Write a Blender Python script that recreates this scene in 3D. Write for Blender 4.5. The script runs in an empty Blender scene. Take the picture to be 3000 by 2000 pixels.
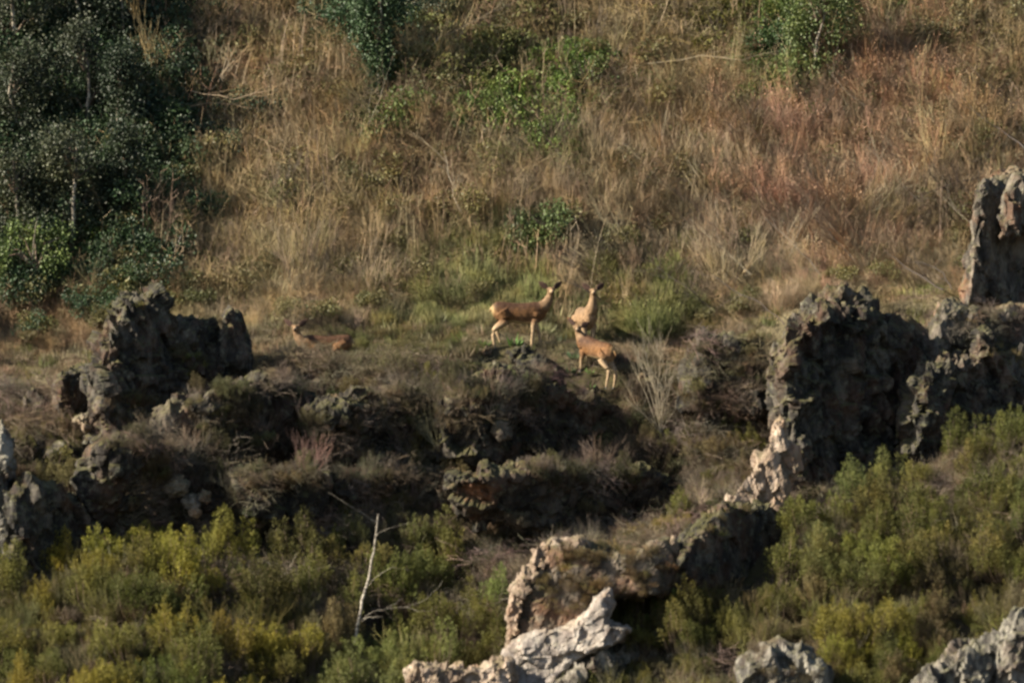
import bpy, bmesh, math, random
import numpy as np
from mathutils import Vector, Matrix, Euler

random.seed(7)
rng = np.random.default_rng(11)
scn = bpy.context.scene
COL = scn.collection
R = math.radians

# ------------------------------------------------------------------ camera, light, exposure
cam_d = bpy.data.cameras.new("camera")
cam = bpy.data.objects.new("camera", cam_d)
COL.objects.link(cam)
cam.location = (0, -200, 0)
cam.rotation_euler = (R(90), 0, 0)
cam_d.sensor_width = 36
cam_d.lens = 290.4
cam_d.clip_start = 1.0
cam_d.clip_end = 2000
cam_d.dof.use_dof = True
cam_d.dof.focus_distance = 208.0
cam_d.dof.aperture_fstop = 0.62
scn.camera = cam

SUN = Vector((-0.84, -0.21, 0.50)).normalized()      # towards the sun
sun_el = math.asin(SUN.z)
sun_az = math.atan2(SUN.x, SUN.y)                    # clockwise from +Y
world = bpy.data.worlds.new("World")
scn.world = world
world.use_nodes = True
nt = world.node_tree
nt.nodes.clear()
sky = nt.nodes.new('ShaderNodeTexSky')
sky.sky_type = 'NISHITA'
sky.sun_disc = False
sky.sun_elevation = sun_el
sky.sun_rotation = sun_az
bg = nt.nodes.new('ShaderNodeBackground')
bg.inputs['Strength'].default_value = 0.052
wo = nt.nodes.new('ShaderNodeOutputWorld')
nt.links.new(sky.outputs[0], bg.inputs['Color'])
nt.links.new(bg.outputs[0], wo.inputs['Surface'])
sl = bpy.data.lights.new("sun", 'SUN')
sl.energy = 5.0
sl.angle = R(0.5)
sl.color = (1.0, 0.89, 0.72)
so = bpy.data.objects.new("sun", sl)
COL.objects.link(so)
so.rotation_euler = SUN.to_track_quat('Z', 'Y').to_euler()
so.location = SUN * 60
scn.view_settings.view_transform = 'Standard'
scn.view_settings.look = 'None'
scn.view_settings.gamma = 1
scn.view_settings.exposure = 1.46
scn.view_settings.use_curve_mapping = False
scn.cycles.filter_width = 2.6
scn.cycles.max_bounces = 5
scn.cycles.diffuse_bounces = 2
scn.cycles.transparent_max_bounces = 4

# ------------------------------------------------------------------ helpers
PXM = 121.0                       # photo pixels per metre at the deer


def P(px, py, y):
    k = (200 + y) / 200
    return Vector(((px - 1500) / PXM * k, y, (1000 - py) / PXM * k))


def tag(o, label=None, cat=None, group=None, kind=None):
    if label: o['label'] = label
    if cat: o['category'] = cat
    if group: o['group'] = group
    if kind: o['kind'] = kind
    return o


def link(o, parent=None):
    COL.objects.link(o)
    if parent is not None:
        o.parent = parent
    return o


def empty(name, loc, rz=0.0):
    o = bpy.data.objects.new(name, None)
    o.empty_display_size = 0.2
    o.location = loc
    o.rotation_euler = (0, 0, rz)
    return link(o)


def _h(i, j, k, seed):
    with np.errstate(over='ignore'):
        n = (i.astype(np.int64) * 374761393 + j.astype(np.int64) * 668265263 + k.astype(np.int64) * 2147483647 + seed * 1274126177) & 0xffffffff
        n = ((n ^ (n >> 13)) * 1274126177) & 0xffffffff
        n = ((n ^ (n >> 16)) * 2246822519) & 0xffffffff
        n = n ^ (n >> 15)
    return (n & 0xffffff) / float(0xffffff)


def vnoise(p, seed=0):
    """value noise in -1..1, p is (n,3)"""
    f = np.floor(p)
    t = p - f
    t = t * t * t * (t * (t * 6 - 15) + 10)
    i = f.astype(np.int64)
    out = 0
    for dx in (0, 1):
        wx = t[:, 0] if dx else 1 - t[:, 0]
        for dy in (0, 1):
            wy = t[:, 1] if dy else 1 - t[:, 1]
            for dz in (0, 1):
                wz = t[:, 2] if dz else 1 - t[:, 2]
                out = out + wx * wy * wz * _h(i[:, 0] + dx, i[:, 1] + dy, i[:, 2] + dz, seed)
    return out * 2 - 1


def fbm(p, oct=4, seed=0, gain=0.5):
    s = 0
    a = 1.0
    tot = 0
    for o in range(oct):
        s = s + a * vnoise(p * (2.03 ** o) + o * 17.3, seed + o)
        tot += a
        a *= gain
    return s / tot


def worley(p, seed=0):
    """returns (F1, F2-F1, random value of the nearest cell, slope across the nearest cell)"""
    i = np.floor(p).astype(np.int64)
    f1 = np.full(len(p), 9.0); f2 = np.full(len(p), 9.0); c = np.zeros(len(p)); sl = np.zeros(len(p))
    for dx in (-1, 0, 1):
        for dy in (-1, 0, 1):
            for dz in (-1, 0, 1):
                a, b, d = i[:, 0] + dx, i[:, 1] + dy, i[:, 2] + dz
                q = np.stack([a + _h(a, b, d, seed + 1), b + _h(a, b, d, seed + 2), d + _h(a, b, d, seed + 3)], 1)
                r = np.sqrt(((q - p) ** 2).sum(1))
                cv = _h(a, b, d, seed + 4)
                nearer = r < f1
                f2 = np.where(nearer, f1, np.minimum(f2, r))
                c = np.where(nearer, cv, c)
                gr = (p - q)[:, 0] * (_h(a, b, d, seed + 11) - .5) + (p - q)[:, 1] * (_h(a, b, d, seed + 12) - .5) + (p - q)[:, 2] * (_h(a, b, d, seed + 13) - .5)
                sl = np.where(nearer, gr, sl)
                f1 = np.where(nearer, r, f1)
    return f1, f2 - f1, c, sl


# ------------------------------------------------------------------ materials
def new_mat(name):
    m = bpy.data.materials.new(name)
    m.use_nodes = True
    n = m.node_tree
    n.nodes.clear()
    return m, n


def N(n, t, **kw):
    x = n.nodes.new(t)
    for k, v in kw.items():
        setattr(x, k, v)
    return x


def ramp(n, stops):
    r = N(n, 'ShaderNodeValToRGB')
    e = r.color_ramp.elements
    while len(e) < len(stops):
        e.new(0.5)
    for q, (p, c) in zip(e, stops):
        q.position = p
        q.color = (*c, 1)
    return r


def plant_mat(name, wood=(0.16, 0.12, 0.085), rough=0.7, transl=0.3, spec=0.3, vlo=0.55, vhi=1.45):
    m, n = new_mat(name)
    out = N(n, 'ShaderNodeOutputMaterial')
    a = N(n, 'ShaderNodeAttribute', attribute_type='INSTANCER', attribute_name='col')
    v = N(n, 'ShaderNodeAttribute', attribute_type='GEOMETRY', attribute_name='v')
    w = N(n, 'ShaderNodeAttribute', attribute_type='GEOMETRY', attribute_name='wood')
    mr = N(n, 'ShaderNodeMapRange')
    mr.inputs['To Min'].default_value = vlo
    mr.inputs['To Max'].default_value = vhi
    n.links.new(v.outputs['Fac'], mr.inputs['Value'])
    mx = N(n, 'ShaderNodeMix', data_type='RGBA')
    mx.inputs[7].default_value = (*wood, 1)
    n.links.new(w.outputs['Fac'], mx.inputs[0])
    n.links.new(a.outputs['Color'], mx.inputs[6])
    # slow drift of hue through the stand
    geo = N(n, 'ShaderNodeNewGeometry')
    no = N(n, 'ShaderNodeTexNoise')
    no.inputs['Scale'].default_value = 1.3
    no.inputs['Detail'].default_value = 3
    n.links.new(geo.outputs['Position'], no.inputs['Vector'])
    rp = ramp(n, [(0.3, (0.78, 0.82, 0.85)), (0.5, (1, 1, 1)), (0.7, (1.22, 1.12, 0.95))])
    n.links.new(no.outputs['Fac'], rp.inputs[0])
    m1 = N(n, 'ShaderNodeVectorMath', operation='MULTIPLY')
    n.links.new(mx.outputs[2], m1.inputs[0])
    n.links.new(rp.outputs[0], m1.inputs[1])
    m2 = N(n, 'ShaderNodeVectorMath', operation='SCALE')
    n.links.new(m1.outputs[0], m2.inputs[0])
    n.links.new(mr.outputs[0], m2.inputs['Scale'])
    b = N(n, 'ShaderNodeBsdfPrincipled')
    b.inputs['Roughness'].default_value = rough
    b.inputs['Specular IOR Level'].default_value = spec
    n.links.new(m2.outputs[0], b.inputs['Base Color'])
    if transl > 0:
        t = N(n, 'ShaderNodeBsdfTranslucent')
        n.links.new(m2.outputs[0], t.inputs['Color'])
        ms = N(n, 'ShaderNodeMixShader')
        ms.inputs[0].default_value = transl
        n.links.new(b.outputs[0], ms.inputs[1])
        n.links.new(t.outputs[0], ms.inputs[2])
        n.links.new(ms.outputs[0], out.inputs[0])
    else:
        n.links.new(b.outputs[0], out.inputs[0])
    return m


M_STEM = plant_mat('dry_stem', transl=0.0, spec=0.25, rough=0.6, vlo=.55, vhi=1.4)
M_HEATH = plant_mat('heath_shoot', transl=0.35, rough=0.75)
M_LEAF = plant_mat('soft_leaf', transl=0.3, rough=0.5)
M_IVY = plant_mat('glossy_leaf', transl=0.15, rough=0.5, spec=0.35, wood=(0.13, 0.11, 0.09))


def rock_mat(name, c_dark, c_mid, c_pale, rust=(0.30, 0.13, 0.06), rust_amt=0.25, moss_amt=0.5, lichen=0.5, scale=1.0):
    m, n = new_mat(name)
    out = N(n, 'ShaderNodeOutputMaterial')
    b = N(n, 'ShaderNodeBsdfPrincipled')
    b.inputs['Roughness'].default_value = 0.85
    b.inputs['Specular IOR Level'].default_value = 0.25
    geo = N(n, 'ShaderNodeNewGeometry')
    def noise(s, d=6, r=0.6, off=(0, 0, 0), sc=(1, 1, 1)):
        mp = N(n, 'ShaderNodeMapping')
        mp.inputs['Location'].default_value = off
        mp.inputs['Scale'].default_value = sc
        t = N(n, 'ShaderNodeTexNoise')
        t.inputs['Scale'].default_value = s * scale
        t.inputs['Detail'].default_value = d
        t.inputs['Roughness'].default_value = r
        n.links.new(geo.outputs['Position'], mp.inputs['Vector'])
        n.links.new(mp.outputs[0], t.inputs['Vector'])
        return t
    n1 = noise(1.7, 8, 0.68, sc=(1.3, 1.3, 0.6))
    r1 = ramp(n, [(0.32, c_dark), (0.48, c_mid), (0.62, c_pale), (0.75, tuple(min(1, c * 1.15) for c in c_pale))])
    n.links.new(n1.outputs['Fac'], r1.inputs[0])
    n2 = noise(0.8, 5, 0.6, off=(5, 3, 1))
    r2 = ramp(n, [(0.50, (0, 0, 0)), (0.64, (rust_amt,) * 3), (0.8, (min(1, rust_amt * 2),) * 3)])
    n.links.new(n2.outputs['Fac'], r2.inputs[0])
    mx = N(n, 'ShaderNodeMix', data_type='RGBA')
    n.links.new(r2.outputs[0], mx.inputs[0])
    n.links.new(r1.outputs[0], mx.inputs[6])
    mx.inputs[7].default_value = (*rust, 1)
    # pale lichen blotches
    n3 = noise(4.5, 4, 0.7, off=(1, 9, 4))
    r3 = ramp(n, [(0.56, (0, 0, 0)), (0.66, (lichen,) * 3)])
    n.links.new(n3.outputs['Fac'], r3.inputs[0])
    mx2 = N(n, 'ShaderNodeMix', data_type='RGBA')
    n.links.new(r3.outputs[0], mx2.inputs[0])
    n.links.new(mx.outputs[2], mx2.inputs[6])
    mx2.inputs[7].default_value = (0.27, 0.27, 0.19, 1)
    # moss grows on what faces up
    sp = N(n, 'ShaderNodeSeparateXYZ')
    n.links.new(geo.outputs['Normal'], sp.inputs[0])
    n4 = noise(2.2, 5, 0.65, off=(7, 2, 8))
    ad = N(n, 'ShaderNodeMath', operation='MULTIPLY_ADD')
    ad.inputs[1].default_value = 1.6
    n.links.new(n4.outputs['Fac'], ad.inputs[0])
    n.links.new(sp.outputs['Z'], ad.inputs[2])
    r4 = ramp(n, [(0.0, (0, 0, 0)), (1.0, (moss_amt,) * 3)])
    mr = N(n, 'ShaderNodeMapRange')
    mr.inputs['From Min'].default_value = 1.05
    mr.inputs['From Max'].default_value = 1.65
    n.links.new(ad.outputs[0], mr.inputs['Value'])
    n.links.new(mr.outputs[0], r4.inputs[0])
    mx3 = N(n, 'ShaderNodeMix', data_type='RGBA')
    n.links.new(r4.outputs[0], mx3.inputs[0])
    n.links.new(mx2.outputs[2], mx3.inputs[6])
    mx3.inputs[7].default_value = (0.085, 0.08, 0.025, 1)
    n.links.new(mx3.outputs[2], b.inputs['Base Color'])
    nb = noise(11, 6, 0.7)
    bp = N(n, 'ShaderNodeBump')
    bp.inputs['Strength'].default_value = 0.8
    bp.inputs['Distance'].default_value = 0.06
    n.links.new(nb.outputs['Fac'], bp.inputs['Height'])
    n.links.new(bp.outputs[0], b.inputs['Normal'])
    n.links.new(b.outputs[0], out.inputs[0])
    return m


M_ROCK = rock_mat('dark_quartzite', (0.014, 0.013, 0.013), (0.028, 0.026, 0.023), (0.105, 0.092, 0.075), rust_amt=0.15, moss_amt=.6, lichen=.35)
M_ROCKB = rock_mat('brown_rock', (0.03, 0.024, 0.02), (0.075, 0.06, 0.046), (0.15, 0.125, 0.10), rust_amt=0.35, lichen=.25)
M_PALE = rock_mat('pale_quartzite', (0.07, 0.052, 0.04), (0.24, 0.18, 0.135), (0.42, 0.34, 0.275), rust=(0.42, 0.22, 0.12), rust_amt=0.35, moss_amt=0.55, lichen=0.3)
M_RUST = rock_mat('rusty_rock', (0.04, 0.022, 0.016), (0.10, 0.048, 0.03), (0.17, 0.10, 0.07), rust_amt=.6, moss_amt=.2, lichen=.1)
M_TAN = rock_mat('tan_stone', (0.07, 0.06, 0.045), (0.16, 0.135, 0.10), (0.27, 0.235, 0.18), rust_amt=.3)
M_TOWER = rock_mat('weathered_tower_rock', (0.02, 0.018, 0.016), (0.06, 0.052, 0.044), (0.18, 0.155, 0.125), rust_amt=.35, moss_amt=.5, lichen=.35)
M_CHALK = rock_mat('chalky_quartzite', (0.10, 0.085, 0.077), (0.28, 0.245, 0.22), (0.42, 0.385, 0.345), rust=(0.42, 0.26, 0.16), rust_amt=0.25, moss_amt=0.3, lichen=0.3)
M_GREY = rock_mat('grey_white_rock', (0.022, 0.021, 0.02), (0.075, 0.07, 0.062), (0.25, 0.235, 0.20), rust_amt=0.1, moss_amt=0.4, lichen=0.4)

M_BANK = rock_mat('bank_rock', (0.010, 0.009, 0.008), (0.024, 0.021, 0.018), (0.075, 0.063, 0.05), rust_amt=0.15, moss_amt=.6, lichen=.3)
_n = M_BANK.node_tree
_b = next(x for x in _n.nodes if x.type == 'BSDF_PRINCIPLED')
_src = _b.inputs['Base Color'].links[0].from_socket
_g = N(_n, 'ShaderNodeNewGeometry')
_d = N(_n, 'ShaderNodeVectorMath', operation='DISTANCE')
_m = N(_n, 'ShaderNodeMapping')
_m.inputs['Scale'].default_value = (1, .5, 1.7); _m.inputs['Rotation'].default_value = (0, R(-32), 0)
_q = Vector((-.90, -5.3, -3.5))
_e = Euler((0, R(-32), 0)).to_matrix() @ Vector((_q.x, _q.y * .5, _q.z * 1.7))
_n.links.new(_g.outputs['Position'], _m.inputs['Vector']); _n.links.new(_m.outputs[0], _d.inputs[0]); _d.inputs[1].default_value = _e
_t = N(_n, 'ShaderNodeTexNoise'); _t.inputs['Scale'].default_value = 5; _t.inputs['Detail'].default_value = 5; _n.links.new(_g.outputs['Position'], _t.inputs['Vector'])
_s = N(_n, 'ShaderNodeMath', operation='MULTIPLY_ADD'); _s.inputs[1].default_value = 1.0; _n.links.new(_t.outputs['Fac'], _s.inputs[0]); _n.links.new(_d.outputs['Value'], _s.inputs[2])
_r = N(_n, 'ShaderNodeMapRange'); _r.inputs['From Min'].default_value = 1.05; _r.inputs['From Max'].default_value = 0.7; _n.links.new(_s.outputs[0], _r.inputs['Value'])
_x = N(_n, 'ShaderNodeMix', data_type='RGBA'); _n.links.new(_r.outputs[0], _x.inputs[0]); _n.links.new(_src, _x.inputs[6]); _x.inputs[7].default_value = (.17, .085, .05, 1)
_n.links.new(_x.outputs[2], _b.inputs['Base Color'])

# ------------------------------------------------------------------ terrain
PROF = {
    -400: [(-200, -3), (-120, -34), (-60, -30), (-30, -20), (-14, -9.6), (-10, -7.3), (-7.5, -5.9), (-5.2, -5.0), (-4.2, -4.2), (-3, -2.6), (-1.5, -1.3), (0, -1.0), (3, 0.6), (12, 9.5), (30, 27), (80, 60), (160, 90)],
    100: [(-200, -3), (-120, -34), (-60, -30), (-30, -20), (-14, -9.8), (-10, -7.6), (-7.5, -6.2), (-5.6, -5.8), (-4.5, -4.7), (-3.2, -2.7), (-1.5, -1.5), (0, -1.2), (3, 0.6), (12, 9.5), (30, 27), (80, 60), (160, 90)],
    500: [(-200, -3), (-120, -34), (-60, -30), (-30, -20), (-14, -9.8), (-10, -7.3), (-7.5, -5.7), (-5.6, -5.3), (-4.5, -4.6), (-3.2, -3.0), (-1.8, -1.6), (-0.6, -0.9), (0.5, -0.2), (3, 0.9), (12, 9.5), (30, 27), (80, 60), (160, 90)],
    1000: [(-200, -3), (-120, -34), (-60, -30), (-30, -20), (-14, -10.6), (-10, -8.6), (-7.5, -6.9), (-5.6, -5.2), (-4.5, -4.3), (-3.2, -3.0), (-1.8, -1.5), (-0.6, -0.55), (0.4, -0.35), (3, 0.9), (12, 9.5), (30, 27), (80, 60), (160, 90)],
    1400: [(-200, -3), (-120, -34), (-60, -30), (-30, -20), (-14, -11), (-10, -8.8), (-8, -7.6), (-6, -5.8), (-4.5, -4.5), (-3.2, -3.4), (-1.8, -1.7), (-0.8, -0.6), (0.3, -0.15), (3, 0.9), (12, 9.5), (30, 27), (80, 60), (160, 90)],
    1700: [(-200, -3), (-120, -34), (-60, -30), (-30, -20), (-14, -10.5), (-10, -8.3), (-8, -6.8), (-6.5, -5.2), (-4.8, -5.0), (-3.2, -3.6), (-2.2, -2.3), (-1.4, -1.3), (0, -0.25), (1.0, 0.0), (3, 0.7), (12, 9.5), (30, 27), (80, 60), (160, 90)],
    2050: [(-200, -3), (-120, -34), (-60, -30), (-30, -20), (-14, -9.8), (-10, -7.6), (-8, -6.2), (-6.5, -4.7), (-4.8, -4.0), (-3.2, -3.3), (-2.2, -2.4), (-1.4, -1.6), (0, -0.7), (1.0, -0.2), (3, 0.8), (12, 9.5), (30, 27), (80, 60), (160, 90)],
    2450: [(-200, -3), (-120, -34), (-60, -30), (-30, -18), (-16, -10.5), (-12, -7.9), (-8, -5.0), (-6, -4.0), (-4.2, -3.9), (-3, -3.6), (-1.6, -2.4), (-0.6, -0.4), (1.0, 0.8), (3, 1.4), (12, 9.8), (30, 27), (80, 60), (160, 90)],
    3000: [(-200, -3), (-120, -34), (-60, -30), (-30, -17), (-16, -10), (-12, -7.3), (-8, -3.9), (-6, -2.6), (-4.2, -2.5), (-3, -2.2), (-1.6, -1.4), (-0.6, 0.3), (1.0, 1.0), (3, 1.9), (12, 10.2), (30, 27), (80, 60), (160, 90)],
    3500: [(-200, -3), (-120, -34), (-60, -30), (-30, -16), (-16, -9), (-12, -6.3), (-8, -3.2), (-6, -1.9), (-4.2, -1.7), (-3, -1.6), (-1.6, -1.0), (-0.6, 0.4), (1.0, 1.2), (3, 2.2), (12, 10.5), (30, 27), (80, 60), (160, 90)],
}
_cx = np.array([(k - 1500) / PXM for k in PROF])
_pf = list(PROF.values())
# where the ground has to pass (deer feet): photo x, photo y, depth
PINS = [(1440, 1006, 0.0), (1500, 1016, 0.0), (1565, 1020, 0.0), (1716, 1030, 0.95), (1712, 1058, -0.7), (1785, 1108, -1.15),
        (1640, 1022, 0.0), (900, 1046, -0.1), (990, 1056, -0.3)]
_pins = None
_pits = []


def tz_base(x, y):
    x = np.atleast_1d(np.asarray(x, float)); y = np.atleast_1d(np.asarray(y, float))
    zs = np.stack([np.interp(y, [p[0] for p in pf], [p[1] for p in pf]) for pf in _pf], 0)
    u = np.interp(x, _cx, np.arange(len(_cx)))
    i = np.clip(np.floor(u).astype(int), 0, len(_cx) - 2)
    t = u - i
    t = t * t * (3 - 2 * t)
    z = zs[i, np.arange(len(x))] * (1 - t) + zs[i + 1, np.arange(len(x))] * t
    q = np.stack([x, y, np.zeros_like(x)], 1)
    amp = np.where(y > 2.5, 0.26, 0.22)
    amp = np.where((y < 0.8) & (y > -1.2), 0.10, amp)
    z = z + amp * fbm(q * 0.55, 3, 3) + 0.10 * fbm(q * 2.6, 3, 9)
    far = np.clip((np.abs(y) - 30) / 60, 0, 1)
    z = z + far * 6 * fbm(q * 0.03, 3, 5)
    return z


def tz(x, y):
    z = tz_base(x, y)
    x = np.atleast_1d(np.asarray(x, float)); y = np.atleast_1d(np.asarray(y, float))
    if _pins is not None:
        num = 0; den = 0.15
        for (a, b, dz) in _pins:
            w = np.exp(-(((x - a) ** 2 + (y - b) ** 2) / (2 * 0.42 ** 2)))
            num = num + w * dz
            den = den + w
        z = z + num / den
    for (a, b, r, dp) in _pits:
        z = z - dp * np.exp(-(((x - a) ** 2 + (y - b) ** 2) / (2 * r * r)) ** 1.5)
    return z


def g(x, y):
    return float(tz([x], [y])[0])


_p = []
for (px, py, y) in PINS:
    v = P(px, py, y)
    _p.append((v.x, v.y, (v.z - float(tz_base([v.x], [v.y])[0])) * 1.12))
_pins = _p
_ys = np.arange(-20, 30, 0.04)


def hit(px, py, ymin=-20.0):
    """the point of the ground that stands behind this spot of the photograph"""
    ys = _ys[_ys >= ymin]
    k = (200 + ys) / 200
    x = (px - 1500) / PXM * k
    z = (1000 - py) / PXM * k
    t = tz(x, ys)
    m = np.nonzero(t >= z)[0]
    j = m[0] if len(m) else len(ys) - 1
    return Vector((x[j], ys[j], t[j]))


# hollows worn into the bank: photo x, photo y, radius, depth
_pl = []
for (px, py, r, dp) in [(1470, 1230, .75, 2.0), (1660, 1270, .75, 2.0), (1510, 1470, .6, 1.8), (1640, 1450, .5, 1.4), (1910, 1450, .6, 2.0), (1960, 1400, .4, .8),
                        (1140, 1860, .6, 1.7), (370, 1470, .9, 1.8), (130, 1600, .8, 1.5), (880, 1260, .5, 1.3), (640, 1180, .6, 1.4), (960, 1300, .4, .8),
                        (1260, 1480, .4, .7), (1540, 1600, .5, .9), (1280, 1680, .45, .9), (1720, 1320, .5, 1.0), (1080, 1400, .4, .8), (720, 1420, .4, .7),
                        (1170, 1230, .4, .8), (2100, 1180, .5, .8), (620, 1800, .4, .8), (2900, 1740, .4, .8), (2630, 1580, .35, .6), (1350, 1300, .5, .9)]:
    h_ = hit(px, py)
    _pl.append((h_.x, h_.y, r, dp))
_pits = _pl


def axis(a, b, fine, lo, hi):
    mid = np.arange(lo, hi + 1e-6, fine)
    l = [lo]; s = fine
    while l[-1] > a:
        s *= 1.25; l.append(l[-1] - s)
    h = [hi]; s = fine
    while h[-1] < b:
        s *= 1.25; h.append(h[-1] + s)
    return np.array(l[1:][::-1] + list(mid) + h[1:])


gx = axis(-160, 160, 0.11, -14.5, 14.5)
gy = axis(-260, 180, 0.11, -16, 16)
X, Y = np.meshgrid(gx, gy)
Z = tz(X.ravel(), Y.ravel())
nx, ny = len(gx), len(gy)
V = np.stack([X.ravel(), Y.ravel(), Z], 1)
idx = np.arange(nx * ny).reshape(ny, nx)
F = np.stack([idx[:-1, :-1].ravel(), idx[:-1, 1:].ravel(), idx[1:, 1:].ravel(), idx[1:, :-1].ravel()], 1)


def np_mesh(name, V, F, mat=None, smooth=False, attrs=None):
    me = bpy.data.meshes.new(name)
    V = np.asarray(V, np.float32)
    F = np.asarray(F, np.int32)
    me.vertices.add(len(V)); me.vertices.foreach_set('co', V.ravel())
    k = F.shape[1]
    me.loops.add(F.size); me.loops.foreach_set('vertex_index', F.ravel())
    me.polygons.add(len(F))
    me.polygons.foreach_set('loop_start', np.arange(0, F.size, k, dtype=np.int32))
    me.polygons.foreach_set('loop_total', np.full(len(F), k, np.int32))
    me.update(calc_edges=True)
    me.polygons.foreach_set('use_smooth', np.full(len(F), smooth, bool))
    for an, av in (attrs or {}).items():
        a = me.attributes.new(an, 'FLOAT', 'POINT')
        a.data.foreach_set('value', np.asarray(av, np.float32))
    if mat: me.materials.append(mat)
    return me


m, n = new_mat('hillside_soil')
out = N(n, 'ShaderNodeOutputMaterial'); b = N(n, 'ShaderNodeBsdfPrincipled')
b.inputs['Roughness'].default_value = 0.95; b.inputs['Specular IOR Level'].default_value = 0.1
geo = N(n, 'ShaderNodeNewGeometry')
t1 = N(n, 'ShaderNodeTexNoise'); t1.inputs['Scale'].default_value = 1.1; t1.inputs['Detail'].default_value = 8; t1.inputs['Roughness'].default_value = 0.7
n.links.new(geo.outputs['Position'], t1.inputs['Vector'])
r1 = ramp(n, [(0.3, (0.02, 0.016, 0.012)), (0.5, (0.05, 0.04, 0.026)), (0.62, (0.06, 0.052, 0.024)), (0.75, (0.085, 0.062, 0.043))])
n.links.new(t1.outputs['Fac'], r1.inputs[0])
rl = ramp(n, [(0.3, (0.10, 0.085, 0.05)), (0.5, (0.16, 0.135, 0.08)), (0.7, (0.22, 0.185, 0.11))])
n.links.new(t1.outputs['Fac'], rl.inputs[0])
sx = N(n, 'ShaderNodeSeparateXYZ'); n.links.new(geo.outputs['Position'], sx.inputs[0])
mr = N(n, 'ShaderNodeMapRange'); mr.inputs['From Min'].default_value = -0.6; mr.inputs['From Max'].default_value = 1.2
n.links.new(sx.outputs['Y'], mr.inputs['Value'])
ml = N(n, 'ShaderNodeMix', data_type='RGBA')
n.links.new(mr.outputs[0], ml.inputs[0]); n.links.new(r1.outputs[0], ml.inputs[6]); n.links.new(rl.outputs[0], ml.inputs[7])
n.links.new(ml.outputs[2], b.inputs['Base Color'])
t2 = N(n, 'ShaderNodeTexNoise'); t2.inputs['Scale'].default_value = 9; t2.inputs['Detail'].default_value = 6
n.links.new(geo.outputs['Position'], t2.inputs['Vector'])
bp = N(n, 'ShaderNodeBump'); bp.inputs['Distance'].default_value = 0.12; bp.inputs['Strength'].default_value = 1
n.links.new(t2.outputs['Fac'], bp.inputs['Height']); n.links.new(bp.outputs[0], b.inputs['Normal'])
n.links.new(b.outputs[0], out.inputs[0])
M_SOIL = m
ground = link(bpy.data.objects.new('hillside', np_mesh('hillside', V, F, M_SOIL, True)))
tag(ground, 'steep brown hillside with a ledge where the deer stand', kind='structure')


# ------------------------------------------------------------------ rocks
def voxel(me_src, size, smooth=0):
    o = bpy.data.objects.new('tmp', me_src)
    COL.objects.link(o)
    md = o.modifiers.new('r', 'REMESH')
    md.mode = 'VOXEL'; md.voxel_size = size
    dg = bpy.context.evaluated_depsgraph_get()
    ev = o.evaluated_get(dg)
    me = bpy.data.meshes.new_from_object(ev)
    bpy.data.objects.remove(o)
    bpy.data.meshes.remove(me_src)
    return me


def verts_of(me):
    a = np.empty(len(me.vertices) * 3, np.float32)
    me.vertices.foreach_get('co', a)
    return a.reshape(-1, 3).astype(float)


def normals_of(me):
    a = np.empty(len(me.vertices) * 3, np.float32)
    me.vertices.foreach_get('normal', a)
    return a.reshape(-1, 3).astype(float)


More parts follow.
